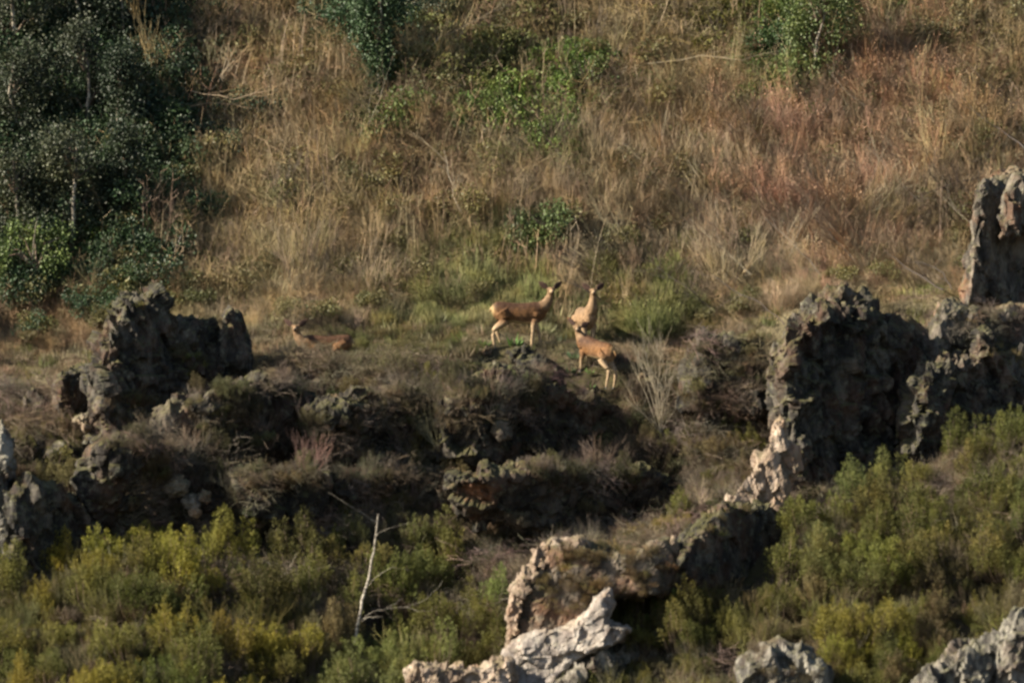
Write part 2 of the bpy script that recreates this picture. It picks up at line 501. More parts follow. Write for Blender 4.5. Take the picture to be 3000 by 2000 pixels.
def rock(name, label, pieces, mat, cat='rock', group=None, vox=0.055, seed=0, amp=1.0, face=0.0, block=(0.42, 0.5, 0.7), smooth=False, over=0.0, spike=0.14):
    """pieces: (outline in photo pixels, depth y, thickness to the front, thickness to the back)
    face: how far the front recedes per metre to the right (positive turns it away from the sun)"""
    bm = bmesh.new()
    for (pts, y0, tf, tb) in pieces:
        w = [P(a, b_, y0) for a, b_ in pts]
        cx = sum(v.x for v in w) / len(w); czv = sum(v.z for v in w) / len(w)
        rings = []
        for (dy, s) in ((-tf, 0.74), (-tf * 0.6, 0.93), (0, 1.0), (tb * 0.6, 0.97), (tb, 0.86)):
            rings.append([bm.verts.new((cx + (v.x - cx) * s, y0 + dy + face * (v.x - cx) - over * (v.z - czv), czv + (v.z - czv) * s)) for v in w])
        k = len(w)
        for a_, b_ in zip(rings[:-1], rings[1:]):
            for i in range(k):
                j = (i + 1) % k
                bm.faces.new((a_[i], a_[j], b_[j], b_[i]))
        bm.faces.new(rings[0][::-1]); bm.faces.new(rings[-1])
    bmesh.ops.triangulate(bm, faces=bm.faces[:])
    bmesh.ops.recalc_face_normals(bm, faces=bm.faces[:])
    me = bpy.data.meshes.new(name); bm.to_mesh(me); bm.free()
    me = voxel(me, vox)
    v = verts_of(me); nn = normals_of(me)
    base = P(pieces[0][0][0][0], pieces[0][0][0][1], pieces[0][1])
    sz = np.array(block)
    warp = np.stack([vnoise(v * 1.6, seed + 40), vnoise(v * 1.6, seed + 41), vnoise(v * 1.6, seed + 42)], 1)
    q = (v + warp * 0.16) @ np.array([[0.94, 0, 0.34], [0, 1, 0], [-0.34, 0, 0.94]]).T
    f1, df, c, sa = worley(q / sz, seed)
    f1b, dfb, cb, sb = worley(q / (sz * 0.42), seed + 7)
    rid = 1 - np.abs(fbm(q * np.array([2.6, 2.6, .8]), 3, seed + 9)) * 2.2
    d = amp * (0.30 * (c - 0.5) + 0.38 * sa + 0.10 * (cb - 0.5) + 0.10 * sb + 0.07 * rid - .05
               + 0.16 * fbm(v * 1.1, 3, seed + 3) + 0.05 * fbm(v * 7, 2, seed + 5))
    d = d - amp * .10 * np.clip(vnoise(q * np.array([1.2, 1.2, .35]) * 2.2, seed + 60) - .35, 0, 1) * 4 * .5
    v2 = v + nn * d[:, None]
    sp = np.clip(nn[:, 2] + .15, 0, 1)
    hn = 1 - np.abs(vnoise(np.stack([v[:, 0] * 3.1 + v[:, 2] * .8, v[:, 1] * 2.2, v[:, 2] * .6], 1), seed + 50)) * 2
    v2[:, 2] += sp * spike * hn * (0.7 + 0.6 * vnoise(v * 7, seed + 51))
    me.vertices.foreach_set('co', (v2 - np.array(base)).astype(np.float32).ravel())
    me.polygons.foreach_set('use_smooth', np.full(len(me.polygons), smooth, bool))
    me.update()
    me.materials.clear(); me.materials.append(mat)
    o = link(bpy.data.objects.new(name, me))
    o.location = base
    tag(o, label, cat, group)
    return o


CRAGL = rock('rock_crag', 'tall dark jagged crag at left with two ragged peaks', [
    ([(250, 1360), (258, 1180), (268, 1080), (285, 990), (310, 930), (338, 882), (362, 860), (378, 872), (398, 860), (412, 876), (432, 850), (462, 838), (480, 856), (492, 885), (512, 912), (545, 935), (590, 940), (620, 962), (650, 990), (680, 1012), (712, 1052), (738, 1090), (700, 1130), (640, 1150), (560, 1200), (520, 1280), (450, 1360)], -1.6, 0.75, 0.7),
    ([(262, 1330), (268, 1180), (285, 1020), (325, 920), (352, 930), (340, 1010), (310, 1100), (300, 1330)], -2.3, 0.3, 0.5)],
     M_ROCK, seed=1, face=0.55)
rock('rock_spire', 'small dark pointed rock standing right of the tall left crag', [
    ([(636, 1090), (646, 955), (660, 920), (676, 908), (694, 910), (706, 932), (718, 990), (732, 1090)], -1.1, 0.3, 0.35)],
     M_ROCK, seed=2, amp=0.5, face=0.4)
rock('rock_fin', 'low dark rock with a pale left edge, left of the tall crag', [
    ([(148, 1215), (158, 1150), (185, 1090), (225, 1078), (280, 1095), (282, 1215)], -1.9, 0.35, 0.5)], M_ROCK, seed=3, amp=0.6, face=0.5)
rock('rock_lump', 'small dark lump of rock at far left under dry stems', [
    ([(55, 1215), (62, 1160), (90, 1135), (135, 1170), (150, 1215)], -1.9, 0.3, 0.4)], M_ROCK, seed=4, amp=0.5)
rock('cliff_rock', 'grey lichened rock face cut by the left edge', [
    ([(-140, 1250), (10, 1235), (38, 1300), (34, 1400), (26, 1500), (40, 1600), (52, 1700), (-140, 1730)], -6.4, 0.4, 0.7)], M_GREY, seed=5, amp=0.7)
rock('rock_block', 'dark shaded block beside the left edge above green bushes', [
    ([(20, 1450), (110, 1400), (230, 1450), (280, 1540), (270, 1640), (60, 1740), (20, 1650)], -6.0, 0.6, 0.9)], M_ROCK, seed=6, face=0.6)
rock('rock_slab', 'wide black shaded slab below the tall left crag', [
    ([(250, 1340), (330, 1290), (430, 1330), (480, 1400), (520, 1480), (470, 1570), (330, 1590), (250, 1500)], -4.4, 0.6, 0.9)], M_ROCK, seed=7, face=0.6)
rock('rock_hump', 'rounded brown rock hump with a pale stripe below the left crag', [
    ([(430, 1360), (432, 1260), (462, 1190), (510, 1165), (570, 1160), (640, 1200), (690, 1290), (720, 1400), (650, 1460), (520, 1490), (450, 1430)], -3.7, 0.4, 0.8)],
     M_ROCKB, seed=8, amp=0.6, face=0.45, block=(.5, .5, 1.1), spike=.1)
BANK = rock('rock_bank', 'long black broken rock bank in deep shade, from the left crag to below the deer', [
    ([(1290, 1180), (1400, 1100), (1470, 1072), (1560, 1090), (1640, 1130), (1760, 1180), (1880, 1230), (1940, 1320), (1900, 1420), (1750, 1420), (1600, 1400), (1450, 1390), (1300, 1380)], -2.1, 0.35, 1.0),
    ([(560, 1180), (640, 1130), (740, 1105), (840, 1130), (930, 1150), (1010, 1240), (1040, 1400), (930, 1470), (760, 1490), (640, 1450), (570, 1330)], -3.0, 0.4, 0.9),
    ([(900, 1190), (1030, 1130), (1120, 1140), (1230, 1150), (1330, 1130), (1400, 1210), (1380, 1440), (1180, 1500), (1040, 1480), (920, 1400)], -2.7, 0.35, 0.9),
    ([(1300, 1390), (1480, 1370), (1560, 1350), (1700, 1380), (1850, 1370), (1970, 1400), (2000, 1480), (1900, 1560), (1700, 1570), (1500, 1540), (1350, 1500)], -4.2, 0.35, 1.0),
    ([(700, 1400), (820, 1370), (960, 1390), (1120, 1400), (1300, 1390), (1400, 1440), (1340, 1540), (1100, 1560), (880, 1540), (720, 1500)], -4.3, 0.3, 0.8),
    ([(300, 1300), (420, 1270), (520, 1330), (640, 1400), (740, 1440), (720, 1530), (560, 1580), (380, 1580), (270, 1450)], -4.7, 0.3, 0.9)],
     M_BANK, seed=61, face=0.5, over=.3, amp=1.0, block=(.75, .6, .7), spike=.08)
CRAGR = rock('rock_crag', 'broad black crag on the right with a white lit left rim', [
    ([(2262, 1400), (2266, 1200), (2258, 1110), (2264, 1020), (2298, 965), (2308, 928), (2360, 908), (2400, 882), (2440, 852), (2468, 834), (2500, 852), (2530, 868), (2560, 898), (2600, 925), (2640, 930), (2672, 955), (2702, 990), (2735, 1040), (2760, 1100), (2790, 1480), (2300, 1540)], -3.0, 0.9, 1.0),
    ([(2262, 1500), (2266, 1180), (2262, 1050), (2290, 1000), (2310, 1060), (2300, 1300), (2330, 1500)], -3.7, 0.5, 0.6)],
     M_ROCK, seed=9, face=0.55)
WALL = rock('rock_crag', 'black rock wall joining the big right crag to the right edge', [
    ([(2620, 1500), (2640, 1150), (2720, 1060), (2800, 1032), (2850, 1065), (2862, 975), (2882, 955), (2900, 975), (2915, 1030), (2990, 1035), (3140, 1040), (3140, 1400), (2950, 1500)], -2.7, 0.6, 0.9)],
     M_ROCK, seed=10, face=0.6)
SADDLE = rock('rock_outcrop', 'grey mossy rock hump filling the saddle right of the black crag', [
    ([(2690, 1080), (2700, 970), (2740, 912), (2790, 884), (2840, 902), (2880, 925), (2960, 900), (3140, 905), (3140, 1120), (2880, 1120)], -1.4, 0.4, 0.8)], M_TOWER, seed=11, amp=0.5, face=.3, spike=.1)
rock('rock_tower', 'tall grey rock tower cut by the right edge with a long pale side', [
    ([(2812, 900), (2808, 850), (2838, 790), (2832, 762), (2852, 715), (2846, 660), (2868, 600), (2880, 540), (2900, 522), (2930, 515), (2960, 500), (2990, 510), (3160, 490), (3160, 930), (2950, 910)], 0.2, 0.7, 1.0),
    ([(2830, 900), (2850, 700), (2856, 600), (2878, 520), (2905, 520), (2915, 640), (2890, 760), (2885, 900)], -0.6, 0.3, 0.4),
    ([(2925, 700), (2930, 560), (2975, 520), (3100, 540), (3100, 690)], -0.8, 0.3, 0.4)],
     M_TOWER, seed=12, face=0.75, spike=.08, amp=.6, block=(.35, .5, 1.3))
rock('pale_pillar', 'cream and pink weathered pillar below the left foot of the black crag', [
    ([(2205, 1375), (2212, 1342), (2256, 1312), (2276, 1240), (2294, 1226), (2318, 1290), (2346, 1322), (2352, 1375), (2322, 1405), (2304, 1450), (2308, 1500), (2290, 1535), (2262, 1500), (2230, 1490), (2112, 1490), (2118, 1465), (2228, 1442), (2238, 1405)], -6.3, 0.28, 0.35)],
     M_PALE, seed=13, amp=0.42, vox=0.035, block=(0.26, 0.3, 0.5))
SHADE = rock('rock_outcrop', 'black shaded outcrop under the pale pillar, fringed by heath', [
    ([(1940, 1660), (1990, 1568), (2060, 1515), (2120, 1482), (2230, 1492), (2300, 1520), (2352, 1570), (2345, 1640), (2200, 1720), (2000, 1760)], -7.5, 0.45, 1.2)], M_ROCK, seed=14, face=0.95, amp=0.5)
RIDGE = rock('rock_ridge', 'brown rounded ridge topped with tawny scrub in the lower middle', [
    ([(1568, 1680), (1574, 1625), (1612, 1596), (1690, 1584), (1735, 1592), (1800, 1618), (1900, 1606), (1956, 1578), (1985, 1610), (1985, 1690), (1960, 1740), (1900, 1740), (1800, 1760), (1770, 1820), (1720, 1870), (1600, 1880), (1510, 1920), (1490, 1850), (1500, 1740), (1522, 1705)], -8.9, 0.5, 1.5)],
     M_ROCKB, seed=15, spike=.08, amp=0.35, face=-.05)
rock('rim_rock', 'thin cream rim of rock curving along the left edge of the brown ridge', [
    ([(1556, 1650), (1572, 1606), (1620, 1588), (1706, 1582), (1728, 1600), (1650, 1616), (1604, 1646), (1566, 1706), (1524, 1764), (1512, 1850), (1484, 1905), (1480, 1800), (1500, 1724)], -9.1, 0.22, 0.5)],
     M_PALE, seed=26, amp=0.35, vox=0.035, block=(0.2, 0.2, 0.3))
rock('rim_rock', 'broken cream edge of rock at the right end of the brown ridge', [
    ([(1800, 1720), (1860, 1690), (1920, 1668), (1962, 1610), (1975, 1570), (1990, 1600), (1984, 1690), (1940, 1720), (1900, 1712), (1850, 1740), (1800, 1752)], -9.1, 0.2, 0.5)],
     M_PALE, seed=27, amp=0.35, vox=0.035, block=(0.2, 0.2, 0.3))
rock('rock_slab', 'chalk white sloping slab with an upright white tip, bottom middle', [
    ([(1440, 1990), (1486, 1890), (1560, 1850), (1660, 1835), (1710, 1800), (1740, 1750), (1788, 1720), (1800, 1760), (1786, 1815), (1850, 1840), (1830, 1880), (1740, 1910), (1660, 1958), (1580, 2060), (1440, 2070)], -9.8, 0.3, 0.8)],
     M_CHALK, seed=16, amp=0.42, vox=0.04, face=-.15, spike=.04, block=(0.6, 0.5, 0.4))
rock('rock_ledge', 'low pale pinkish ledge running along the bottom edge', [
    ([(1190, 2100), (1188, 1975), (1208, 1948), (1250, 1944), (1300, 1962), (1360, 1966), (1450, 1948), (1500, 1940), (1530, 2100)], -10.3, 0.4, 0.8)], M_PALE, seed=17, amp=0.45, vox=0.04, block=(0.3, 0.3, 0.35))
DBLK = rock('rock_block', 'dark shaded rock right of the chalk white slab', [
    ([(1560, 2100), (1640, 1975), (1740, 1905), (1840, 1868), (1920, 1890), (1990, 1960), (2000, 2100)], -9.4, 0.4, 1.0)], M_GREY, seed=18, face=0.6)
GWR = rock('rock_outcrop', 'grey white rock at the bottom edge right of centre', [
    ([(2170, 2100), (2178, 1938), (2225, 1905), (2300, 1892), (2380, 1915), (2440, 1960), (2460, 2100)], -13.2, 0.5, 0.9)], M_GREY, seed=19, amp=0.8)
rock('rock_outcrop', 'pale jagged outcrop in the bottom right corner', [
    ([(2630, 2100), (2700, 1975), (2755, 1955), (2805, 1905), (2875, 1898), (2900, 1872), (2955, 1850), (2985, 1806), (3120, 1760), (3120, 2100)], -14.0, 0.5, 1.0)], M_GREY, seed=20, amp=0.9)
KNOB = rock('rock_block', 'dark rocky knob with scrub left of the big black crag', [
    ([(1990, 1200), (2010, 1060), (2060, 990), (2140, 980), (2210, 990), (2250, 1060), (2260, 1200), (2150, 1260)], -1.9, 0.4, 0.8)], M_ROCK, seed=23, amp=0.8)

# loose boulders
def boulder_mesh(seed, mat, vox=3, sx=1, sy=1, sz=0.8, amp=0.3):
    bm = bmesh.new()
    bmesh.ops.create_icosphere(bm, subdivisions=4, radius=1)
    me = bpy.data.meshes.new('boulder'); bm.to_mesh(me); bm.free()
    v = verts_of(me)
    f1, df, c, sa = worley(v * 1.3 + seed, seed)
    f2, df2, c2, sb = worley(v * 2.9 + seed, seed + 5)
    d = 1 + amp * ((c - 0.5) * 1.2 + 1.6 * sa + (c2 - 0.5) * 0.4 + .7 * sb + 0.5 * fbm(v * 2, 3, seed))
    v = v * d[:, None] * np.array([sx, sy, sz])
    me.vertices.foreach_set('co', v.astype(np.float32).ravel())
    me.update(); me.materials.append(mat)
    return me


BOUL = [boulder_mesh(3, M_ROCK), boulder_mesh(8, M_ROCK, sz=1.1), boulder_mesh(15, M_ROCKB, sx=1.3), boulder_mesh(22, M_ROCKB, sz=1.0)]
BPALE = [boulder_mesh(31, M_TAN), boulder_mesh(38, M_TAN, sx=1.2), boulder_mesh(45, M_GREY, sz=1.2)]


def boulder(px, py, r, me, label, y=None, group=None, rz=None):
    v = hit(px, py + r * PXM * 0.3) if y is None else P(px, py, y)
    o = link(bpy.data.objects.new('boulder', me))
    o.location = v
    if y is None: o.location.z += r * 0.25
    o.scale = (r, r, r)
    o.rotation_euler = (random.uniform(-.4, .4), random.uniform(-.4, .4), random.uniform(0, 6.28) if rz is None else rz)
    return tag(o, label, 'boulder', group)


boulder(1525, 1040, 0.30, BOUL[0], 'black rock directly under the green tuft between the legs of the side-on deer')
boulder(1560, 1082, 0.34, BOUL[1], 'black rock below the front feet of the side-on deer')
boulder(1660, 1000, 0.12, BOUL[0], 'small dark stone on the ledge between the two upper deer')
boulder(1420, 1030, 0.16, BOUL[2], 'small dark stone below the hind feet of the side-on deer')
boulder(1600, 1120, 0.30, BOUL[1], 'lower right black rock of the three under the side-on deer')
boulder(1740, 1160, 0.20, BOUL[1], 'dark stone just below the lower brown deer')
boulder(520, 1425, 0.30, BPALE[0], 'largest cream stone of the cluster below the rounded boulder', y=-5.2)
boulder(560, 1470, 0.20, BPALE[2], 'middle cream stone of the cluster below the rounded boulder', y=-5.3)
boulder(598, 1455, 0.17, BPALE[1], 'right cream stone of the cluster below the rounded boulder', y=-5.2)
boulder(572, 1500, 0.15, BPALE[0], 'lowest cream stone of the cluster below the rounded boulder', y=-5.4)
boulder(1052, 1262, 0.27, BPALE[1], 'pale grey stone high on the brown bank in the centre left')
boulder(805, 1170, 0.22, BOUL[3], 'tan lit stone under the resting deer ledge')
boulder(390, 1330, 0.24, BPALE[2], 'pale stone in the shadow below the left crag', y=-4.9)
boulder(1470, 1260, 0.25, BOUL[3], 'brown stone on the dark bank under the deer', y=-3.4)
boulder(255, 1240, 0.30, BPALE[1], 'flat grey stone at the left foot of the tall crag', y=-2.9)
MIDB = [(620, 1240), (700, 1290), (760, 1350), (690, 1180), (900, 1330), (850, 1250), (640, 1350), (740, 1440), (870, 1420), (980, 1380), (1100, 1350),
        (1180, 1420), (1230, 1290), (1310, 1200), (1000, 1190), (930, 1130), (1150, 1170), (1280, 1390), (1450, 1180), (1620, 1240), (1750, 1260), (1820, 1340),
        (320, 1270), (400, 1240), (470, 1330), (350, 1410), (600, 1530), (660, 1480), (180, 1330), (120, 1300), (1880, 1130), (2080, 1060), (2180, 1120), (2130, 1190)]
LAND = [(120, 1650, 'in front of the shaded block at the left edge'), (330, 1640, 'below the black shaded slab'), (600, 1620, 'where the dark bank meets the lower left thicket'),
        (250, 1800, 'in the heart of the lower left thicket'), (100, 1950, 'in the bottom left corner'), (450, 1950, 'at the bottom edge left of centre-left'),
        (560, 1780, 'in the right half of the lower left thicket'), (750, 1950, 'at the bottom edge left of the birch'), (830, 1720, 'just left of the birch trunk'),
        (1180, 1650, 'above the birch branch tips'), (1220, 1850, 'right of the foot of the birch'), (1380, 1780, 'against the left side of the cream rim'),
        (1050, 1960, 'at the bottom edge under the birch'), (1330, 1920, 'just above the pale bottom ledge'),
        (2420, 1500, 'right of the pale pillar'), (2600, 1420, 'at the foot of the big black crag'), (2850, 1330, 'in front of the black rock wall'), (2970, 1270, 'highest at the right edge'),
        (2250, 1680, 'below the shaded outcrop'), (2450, 1640, 'on the slope right of the shaded outcrop'), (2700, 1580, 'in the middle of the right slope'), (2920, 1520, 'on the right edge of the right slope'),
        (2100, 1800, 'on the left part of the lower right slope'), (2350, 1820, 'above the grey white bottom rock'), (2600, 1760, 'low in the middle of the right slope'), (2850, 1730, 'above the bottom right outcrop'),
        (2550, 1930, 'between the two pale bottom outcrops'), (1930, 1780, 'right of the chalk white slab'), (1880, 1650, 'beside the right end of the brown ridge'),
        (330, 1270, 'at the foot of the tall left crag'), (620, 1260, 'right of the rounded boulder'), (520, 1560, 'below the cream stones'), (760, 1340, 'in the middle of the left bank'),
        (900, 1180, 'under the resting deer'), (1050, 1330, 'in the centre of the brown bank'), (1250, 1330, 'left of the dark hollow'), (1450, 1200, 'under the side-on deer'),
        (1720, 1230, 'under the lower deer'), (1850, 1350, 'right of the dark hollow'), (2100, 1120, 'on the knob left of the black crag'), (130, 1330, 'under the far left rocks'), (980, 1450, 'above the top of the birch')]


def where(px, py, head):
    a = min(LAND, key=lambda l: (l[0] - px) ** 2 + (l[1] - py) ** 2)
    return head + ' ' + a[2]


for i, (a, b_) in enumerate(MIDB):
    boulder(a + random.uniform(-15, 15), b_, random.uniform(0.18, 0.40), BOUL[i % 4] if i % 9 else BPALE[1],
            where(a, b_, 'weathered stone in scrub'), group='stones scattered over the dark bank')
LOWB = [(1860, 1880), (1900, 1910), (1940, 1870), (1970, 1930), (2010, 1900), (2060, 1930), (1880, 1950), (1300, 1930), (1690, 1800), (1620, 1830), (2240, 1960)]
for i, (a, b_) in enumerate(LOWB):
    boulder(a, b_, random.uniform(0.14, 0.26), BPALE[i % 3], where(a, b_, 'small pale stone'),
            group='small pale stones around the white slab')


# ------------------------------------------------------------------ plant prototypes
class PB:
    def __init__(s):
        s.V = []; s.F = []; s.v = []; s.w = []; s.n = 0

    def tube(s, pts, r0, r1, v=0.5, wood=0.0, sides=3):
        pts = np.asarray(pts, float)
        k = len(pts)
        d = pts[-1] - pts[0]
        d = d / (np.linalg.norm(d) + 1e-9)
        a = np.cross(d, [0, 0, 1.0]) if abs(d[2]) < 0.9 else np.cross(d, [1.0, 0, 0])
        a /= np.linalg.norm(a)
        b = np.cross(d, a)
        rr = np.linspace(r0, r1, k)
        for i in range(k):
            for j in range(sides):
                th = 2 * math.pi * j / sides
                s.V.append(pts[i] + rr[i] * (math.cos(th) * a + math.sin(th) * b))
                s.v.append(v); s.w.append(wood)
        for i in range(k - 1):
            for j in range(sides):
                j2 = (j + 1) % sides
                s.F.append((s.n + i * sides + j, s.n + i * sides + j2, s.n + (i + 1) * sides + j2, s.n + (i + 1) * sides + j))
        s.n += k * sides

    def leaf(s, p, d, length, width, v=0.5, wood=0.0, up=None):
        """a folded leaf-shaped quad pair written as one quad"""
        d = np.asarray(d, float); d = d / (np.linalg.norm(d) + 1e-9)
        a = np.cross(d, rng.normal(size=3)); a /= (np.linalg.norm(a) + 1e-9)
        p = np.asarray(p, float)
        nrm = np.cross(a, d)
        s.V += [p, p + d * length * 0.45 + a * width * 0.5 + nrm * width * .12, p + d * length, p + d * length * 0.45 - a * width * 0.5 + nrm * width * .12]
        s.v += [v] * 4; s.w += [wood] * 4
        s.F.append((s.n, s.n + 1, s.n + 2, s.n + 3))
        s.n += 4

    def mesh(s, name, mat):
        return np_mesh(name, np.array(s.V), np.array(s.F), mat, False, {'v': s.v, 'wood': s.w})


def unit(v):
    v = np.asarray(v, float)
    return v / (np.linalg.norm(v) + 1e-9)


def p_stems(n=54, h=(0.35, 1.15), spread=0.55, lean=0.24, r=0.0048):
    q = PB()
    for _ in range(n):
        a = rng.uniform(0, 6.28); rad = spread * math.sqrt(rng.random())
        b = np.array([rad * math.cos(a), rad * math.sin(a), -0.1])
        H = rng.uniform(*h)
        l = rng.normal(0, lean, 2); c = rng.normal(0, 0.12, 2)
        pts = [b + np.array([l[0] * H * t + c[0] * H * t * t, l[1] * H * t + c[1] * H * t * t, H * t]) for t in (0, .35, .7, 1)]
        v = rng.random()
        rr = r * rng.uniform(0.6, 1.5)
        q.tube(pts, rr, rr * 0.35, v)
        for _ in range(rng.integers(3, 7)):
            t = rng.uniform(0.25, 1)
            p0 = b + np.array([l[0] * H * t + c[0] * H * t * t, l[1] * H * t + c[1] * H * t * t, H * t])
            d = unit([rng.normal(), rng.normal(), rng.uniform(0.2, 1.6)]) * rng.uniform(0.12, 0.35)
            q.tube([p0, p0 + d * 0.6, p0 + d + [0, 0, 0.03]], rr * 0.6, rr * 0.3, v * 0.8 + 0.1)
    return q.mesh('stems', M_STEM)


def p_tangle(n=95, spread=0.65, r=0.0052, flat=0.5):
    q = PB()
    for _ in range(n):
        a = rng.uniform(0, 6.28); rad = spread * math.sqrt(rng.random())
        p = np.array([rad * math.cos(a), rad * math.sin(a), rng.uniform(-0.05, 0.55)])
        d = unit([rng.normal(), rng.normal(), rng.uniform(-0.4, 1.1) * (1 - flat * .5)])
        L = rng.uniform(0.3, 0.9)
        side = unit(np.cross(d, rng.normal(size=3))) * rng.uniform(0, 0.28)
        pts = [p + d * L * t + side * L * (t - t * t) * 2 - np.array([0, 0, 0.25 * L * t * t]) for t in (0, .3, .65, 1)]
        v = rng.random(); rr = r * rng.uniform(0.5, 1.4)
        q.tube(pts, rr, rr * 0.4, v)
        for _ in range(2):
            t = rng.uniform(0.2, 0.9)
            p0 = p + d * L * t + side * L * (t - t * t) * 2 - np.array([0, 0, 0.25 * L * t * t])
            e = unit(d + rng.normal(0, 0.7, 3)) * rng.uniform(0.1, 0.3)
            q.tube([p0, p0 + e], rr * 0.6, rr * 0.3, v)
    return q.mesh('tangle', M_STEM)


def grow(q, p, d, L, r, depth, v, lean=(0, 0, 0.15), nb=(2, 4), ang=0.5, tips=None, wood=0.0):
    k = 4
    pts = [p]
    for i in range(k - 1):
        d = unit(d + rng.normal(0, 0.10, 3) + np.array(lean) * 0.3)
        pts.append(pts[-1] + d * L / (k - 1))
    q.tube(pts, r, r * 0.6, v, wood, 4 if depth > 1 else 3)
    if tips is not None and depth <= 1:
        tips.extend(pts[1:])
    if depth > 0:
        for _ in range(rng.integers(nb[0], nb[1] + 1)):
            i = rng.integers(1, k)
            e = unit(d + rng.normal(0, ang, 3))
            grow(q, pts[i], e, L * rng.uniform(0.5, 0.8), r * 0.6, depth - 1, np.clip(v + rng.normal(0, .12), 0, 1), lean, nb, ang, tips, wood)
        grow(q, pts[-1], d, L * 0.7, r * 0.6, depth - 1, v, lean, nb, ang, tips, wood)


def p_fan(n=10, h=0.5, ang=0.38, r=0.0095, leafy=0, lean=(0, 0, 0.2)):
    q = PB(); tips = []
    for _ in range(n):
        d = unit([rng.normal(0, .45), rng.normal(0, .45), 1])
        grow(q, np.array([rng.normal(0, .1), rng.normal(0, .1), -0.05]), d, h * rng.uniform(.7, 1.2), r, 3, rng.random(), lean, (2, 3), ang, tips)
    for _ in range(leafy):
        t = tips[rng.integers(len(tips))]
        q.leaf(t + rng.normal(0, .04, 3), rng.normal(size=3), rng.uniform(.03, .05), .025, rng.random())
    return q.mesh('fan', M_STEM)


def p_leafy(n=900, spread=0.55, h=0.6, size=0.06, mat=None, blobs=9):
    q = PB()
    cs = [(rng.normal(0, spread * .45), rng.normal(0, spread * .45), rng.uniform(.1, h)) for _ in range(blobs)]
    for c in cs:
        q.tube([(0, 0, -0.1), (c[0] * .5, c[1] * .5, c[2] * .5), c], 0.015, 0.006, .4, 1.0)
    for _ in range(n):
        c = np.array(cs[rng.integers(blobs)])
        d = unit(rng.normal(size=3)); rad = rng.uniform(0.6, 1.0) * spread * .42
        q.leaf(c + d * rad * [1, 1, .8], unit(d * 0.6 + rng.normal(0, .7, 3) + [0, 0, -.2]), size * rng.uniform(.7, 1.3), size * rng.uniform(.5, .8), rng.random())
    return q.mesh('leafy', mat or M_LEAF)


def p_heath(n=75, rad=0.45, h=(0.40, 0.62), plume=0.24, per=72, w=0.075):
    """billowing bush built of soft upright shoots"""
    q = PB()
    lobes = [(rng.normal(0, rad * .45), rng.normal(0, rad * .45), rng.uniform(.75, 1.15)) for _ in range(5)]
    for _ in range(n):
        lx, ly, lh = lobes[rng.integers(5)]
        a = rng.uniform(0, 6.28); rr = math.sqrt(rng.random())
        ox, oy = math.cos(a) * rr, math.sin(a) * rr
        b = np.array([lx * .5 + rad * .2 * ox, ly * .5 + rad * .2 * oy, -0.08])
        H = rng.uniform(*h) * lh * (1 - 0.55 * rr * rr)
        top = np.array([lx + rad * .55 * ox, ly + rad * .55 * oy, H])
        mid = (b + top) / 2 + [0, 0, -0.04]
        q.tube([b, mid, top], 0.007, 0.003, rng.random(), 1.0)
        ax = unit(np.array([ox * .45, oy * .45, 1.0]) + rng.normal(0, .12, 3))
        v0 = np.clip(rng.normal(.48, .17), 0, 1)
        L = plume * rng.uniform(0.6, 1.5)
        W = w * rng.uniform(.8, 1.3)
        for _ in range(per):
            t = rng.random()
            prof = W * (1 - t) ** 0.6
            o = unit(rng.normal(size=3)) * prof * rng.uniform(.3, 1)
            p = top + ax * (L * (t - 0.55)) + o
            q.leaf(p, unit(ax * 0.9 + unit(o) * 0.9), rng.uniform(.035, .06), rng.uniform(.008, .014), np.clip(v0 + rng.normal(0, .15) + 0.12 * (t - .5), 0, 1))
    return q.mesh('heath', M_HEATH)


def p_broom(n=260, spread=0.45, h=(0.5, 1.1), r=0.007):
    q = PB()
    for _ in range(n):
        a = rng.uniform(0, 6.28); rr = math.sqrt(rng.random())
        b = np.array([.12 * rr * math.cos(a), .12 * rr * math.sin(a), -0.05])
        H = rng.uniform(*h) * (1 - .3 * rr * rr)
        tip = b + np.array([spread * rr * math.cos(a), spread * rr * math.sin(a), H]) + rng.normal(0, .04, 3)
        m_ = (b + tip) / 2 + np.array([math.cos(a), math.sin(a), 0]) * .06 * rr
        v = rng.random()
        q.tube([b, m_, tip], r * .8, r * .5, v)
        for _ in range(5):
            t = rng.uniform(.45, 1)
            p0 = m_ + (tip - m_) * max(0, t * 2 - 1)
            e = unit(tip - m_ + rng.normal(0, .2, 3)) * rng.uniform(.08, .2)
            q.tube([p0, p0 + e], r * .6, r * .3, np.clip(v + .1, 0, 1))
    return q.mesh('broom', M_HEATH)


def p_grass(n=140, spread=0.3, h=(0.15, 0.42), w=0.014):
    q = PB()
    for _ in range(n):
        a = rng.uniform(0, 6.28); rad = spread * math.sqrt(rng.random())
        b = np.array([rad * math.cos(a), rad * math.sin(a), -0.04])
        H = rng.uniform(*h)
        q.leaf(b, [rng.normal(0, .3), rng.normal(0, .3), 1], H, w * rng.uniform(.7, 1.4), rng.random())
    return q.mesh('grass', M_LEAF)


def p_tuft(n=26, h=(0.15, 0.32), w=0.05):
    q = PB()
    for _ in range(n):
        a = rng.uniform(0, 6.28)
        b = np.array([.06 * math.cos(a), .06 * math.sin(a), -0.03])
        q.leaf(b, [math.cos(a) * rng.uniform(.1, 1.0), math.sin(a) * rng.uniform(.1, 1.0), 1], rng.uniform(*h), w * rng.uniform(.6, 1.2), rng.random())
    return q.mesh('tuft', M_LEAF)


